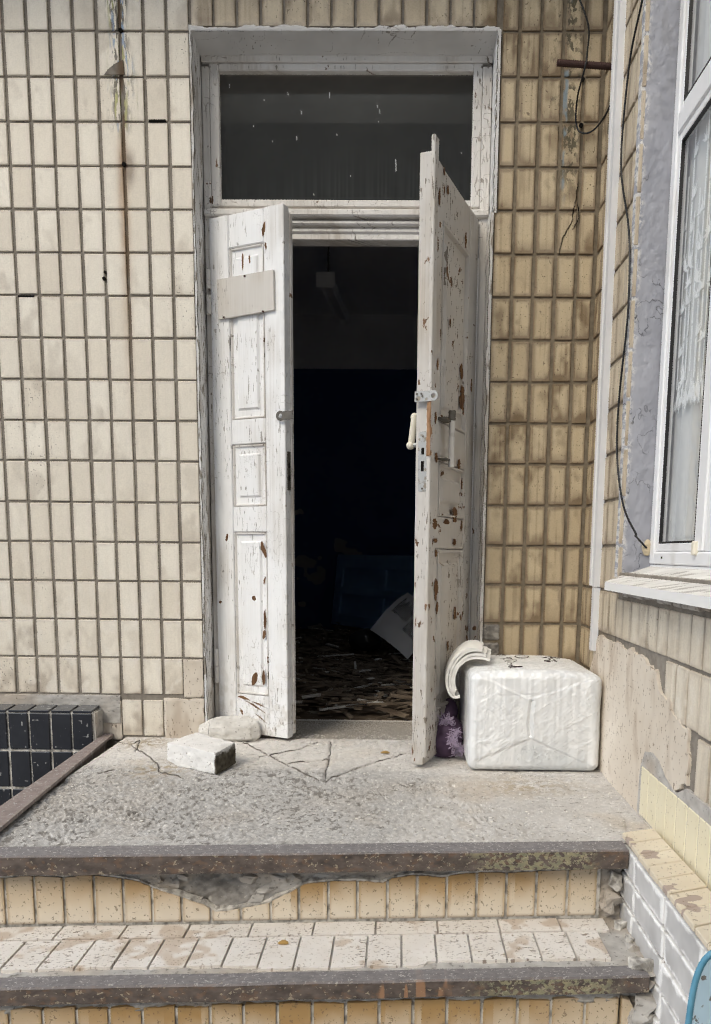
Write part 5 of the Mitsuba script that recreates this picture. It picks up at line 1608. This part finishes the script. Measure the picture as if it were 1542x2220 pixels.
LP = thing('ceiling_lamp', 'long strip lamp hanging from the ceiling of the dark room', 'lamp')
la, lb_ = wal(706, 605, 2.6), wal(745, 688, 4.1)
la = np.array([la[0], 2.6, la[2]])
dz_ = (lb_ - la)
dn = dz_ / np.linalg.norm(dz_)
rt = np.cross(dn, [0, 0, 1])
rt /= np.linalg.norm(rt)
upv = np.cross(rt, dn)
obj('lamp_body', frame_map(cbox(-0.05, 0.05, -0.02, 0.03, 0, np.linalg.norm(dz_), 0.004), la, rt, upv, dn), 'lamp_metal', LP)
obj('end_plate', frame_map(cbox(-0.065, 0.065, -0.055, 0.045, -0.012, 0.0, 0.003), la, rt, upv, dn), 'lamp_metal', LP)
for s_ in (-0.035, 0.035):
    obj('lamp_tube', tube([la + rt * s_ - upv * 0.042, lb_ + rt * s_ - upv * 0.042], 0.014, 8), 'lamp_metal', LP, 40)
obj('hanger', tube([la + dn * 0.2, la + dn * 0.2 + np.array([0, 0, max(0.3, ZC - la[2] - dn[2] * 0.2)])], 0.008, 6), 'dark_steel', LP)

BD = thing('blue_door', 'blue panelled door leaf lying on its side against the far wall of the room', 'door')
c0, c1, c2 = flo(722, 1352, 0.07), flo(905, 1382, 0.07), wal(735, 1222, flo(722, 1352, 0.0)[1] + 0.15)
ex_ = (c1 - c0) / np.linalg.norm(c1 - c0)
hD = c2[2]
ey_ = np.array([0.0, 0.20, 1.0])
ey_ -= ex_ * np.dot(ex_, ey_)
ey_ /= np.linalg.norm(ey_)
ez_ = -np.cross(ex_, ey_)
if ez_[1] > 0:
    ez_ = -ez_
dbox = lambda a0, a1, b0, b1, c0_, c1_: frame_map(cbox(a0, a1, b0, b1, c0_, c1_, 0.004), c0, ex_, ey_, ez_)
hD = 0.68
obj('slab', dbox(0, 1.9, 0, hD, -0.03, 0.0), 'blue_door', BD)
for a0, a1, b0, b1 in ((0, 0.13, 0, hD), (0.131, 1.9, 0, 0.11), (0.131, 1.9, hD - 0.13, hD), (0.131, 1.9, 0.30, 0.37), (0.80, 0.90, 0.371, hD - 0.131), (0.80, 0.90, 0.111, 0.299)):
    obj('rail', dbox(a0, a1, b0, b1, 0.001, 0.022), 'blue_door', BD)

PP = thing('paper_sheet', 'large printed paper sheet lying on the debris inside the doorway', 'paper')
g_ = [np.array([*flo(803, 1366, 0.12)[:2], 0.12])]
pa = [meet(803, 1365, 1, 2.4), meet(884, 1285, 1, 2.9), meet(960, 1330, 1, 2.7), meet(884, 1438, 1, 2.0)]
m = grid_sheet(14, 14, lambda u, v: tuple((pa[0][k] * (1 - u) * (1 - v) + pa[1][k] * u * (1 - v) + pa[2][k] * u * v + pa[3][k] * (1 - u) * v + (0.03 * np.sin(u * 3 + v * 2) if k == 2 else 0)) for k in range(3)))
obj('sheet', m, 'paper', PP, True)
ln_ = []
nn = np.cross(pa[1] - pa[0], pa[3] - pa[0])
nn /= np.linalg.norm(nn)
if np.dot(nn, EYE - pa[0]) < 0:
    nn = -nn
pS = lambda u, v: pa[0] * (1 - u) * (1 - v) + pa[1] * u * (1 - v) + pa[2] * u * v + pa[3] * (1 - u) * v + np.array([0, 0, 0.03 * math.sin(u * 3 + v * 2)]) + nn * 0.004
for blk, (u0, u1, v0, v1) in enumerate(((0.45, 0.85, 0.12, 0.48), (0.30, 0.75, 0.56, 0.90))):
    for k in range(12):
        v_ = v0 + (v1 - v0) * k / 11
        ln_.append(tube([pS(u0, v_), pS((u0 + u1) / 2, v_), pS(u1 - 0.05 * (k % 3), v_)], 0.0028, 4))
obj('printed_lines', cat(ln_), 'marker_ink', PP)

rs = np.random.RandomState(33)
db, dp = [], []
for k in range(2600):
    y = 0.5 + 3.9 * rs.rand() ** 1.2
    x = rs.uniform(-0.3, 1.6) + 0.1 * (y - 1)
    L_, w_, t_ = 0.02 + 0.34 * rs.rand() ** 3, rs.uniform(0.004, 0.035), rs.uniform(0.002, 0.012)
    m = trimesh.creation.box(extents=(L_, w_, t_))
    m.apply_transform(trimesh.transformations.euler_matrix(rs.uniform(-0.15, 0.15), rs.uniform(-0.15, 0.15), rs.normal(0, 0.8)))
    m.apply_translation([x, y, 0.0 + rs.rand() * 0.07])
    (dp if rs.rand() < 0.07 else db).append(m)
tag(obj('debris', cat(db), 'debris_wood'), 'brown splintered wood and rubbish covering the floor of the dark room', kind='stuff')
tag(obj('plaster_scraps', cat(dp), 'debris_pale'), 'pale scraps of plaster and lath among the rubbish in the dark room', kind='stuff')
pc = flo(795, 1400, 0.1)
m = rough(trimesh.creation.icosphere(3, 1).apply_scale([0.12, 0.10, 0.09]), 0.03, 9, 3).apply_translation([pc[0], pc[1], 0.13])
tag(obj('rubbish_bag', m, 'glossy_black', None, True), 'shiny black rubbish bag on the debris beside the paper sheet', 'bag')

# canopy over the entrance, above the frame
tag(obj('canopy', box(-1.6, XS + 0.3, -0.62, 0.2, 3.28, 3.42), 'canopy_concrete'), 'concrete entrance canopy above the doors', 'canopy')
OB = thing('opposite_building', 'dark plastered building across the yard', 'building')
obj('body', box(-3.5, 14.0, -26.0, -16.0, GZ, 11.7), 'dark_render', OB)
obj('roof', box(-4.0, 14.5, -26.5, -15.5, 11.7, 12.0), 'canopy_concrete', OB)
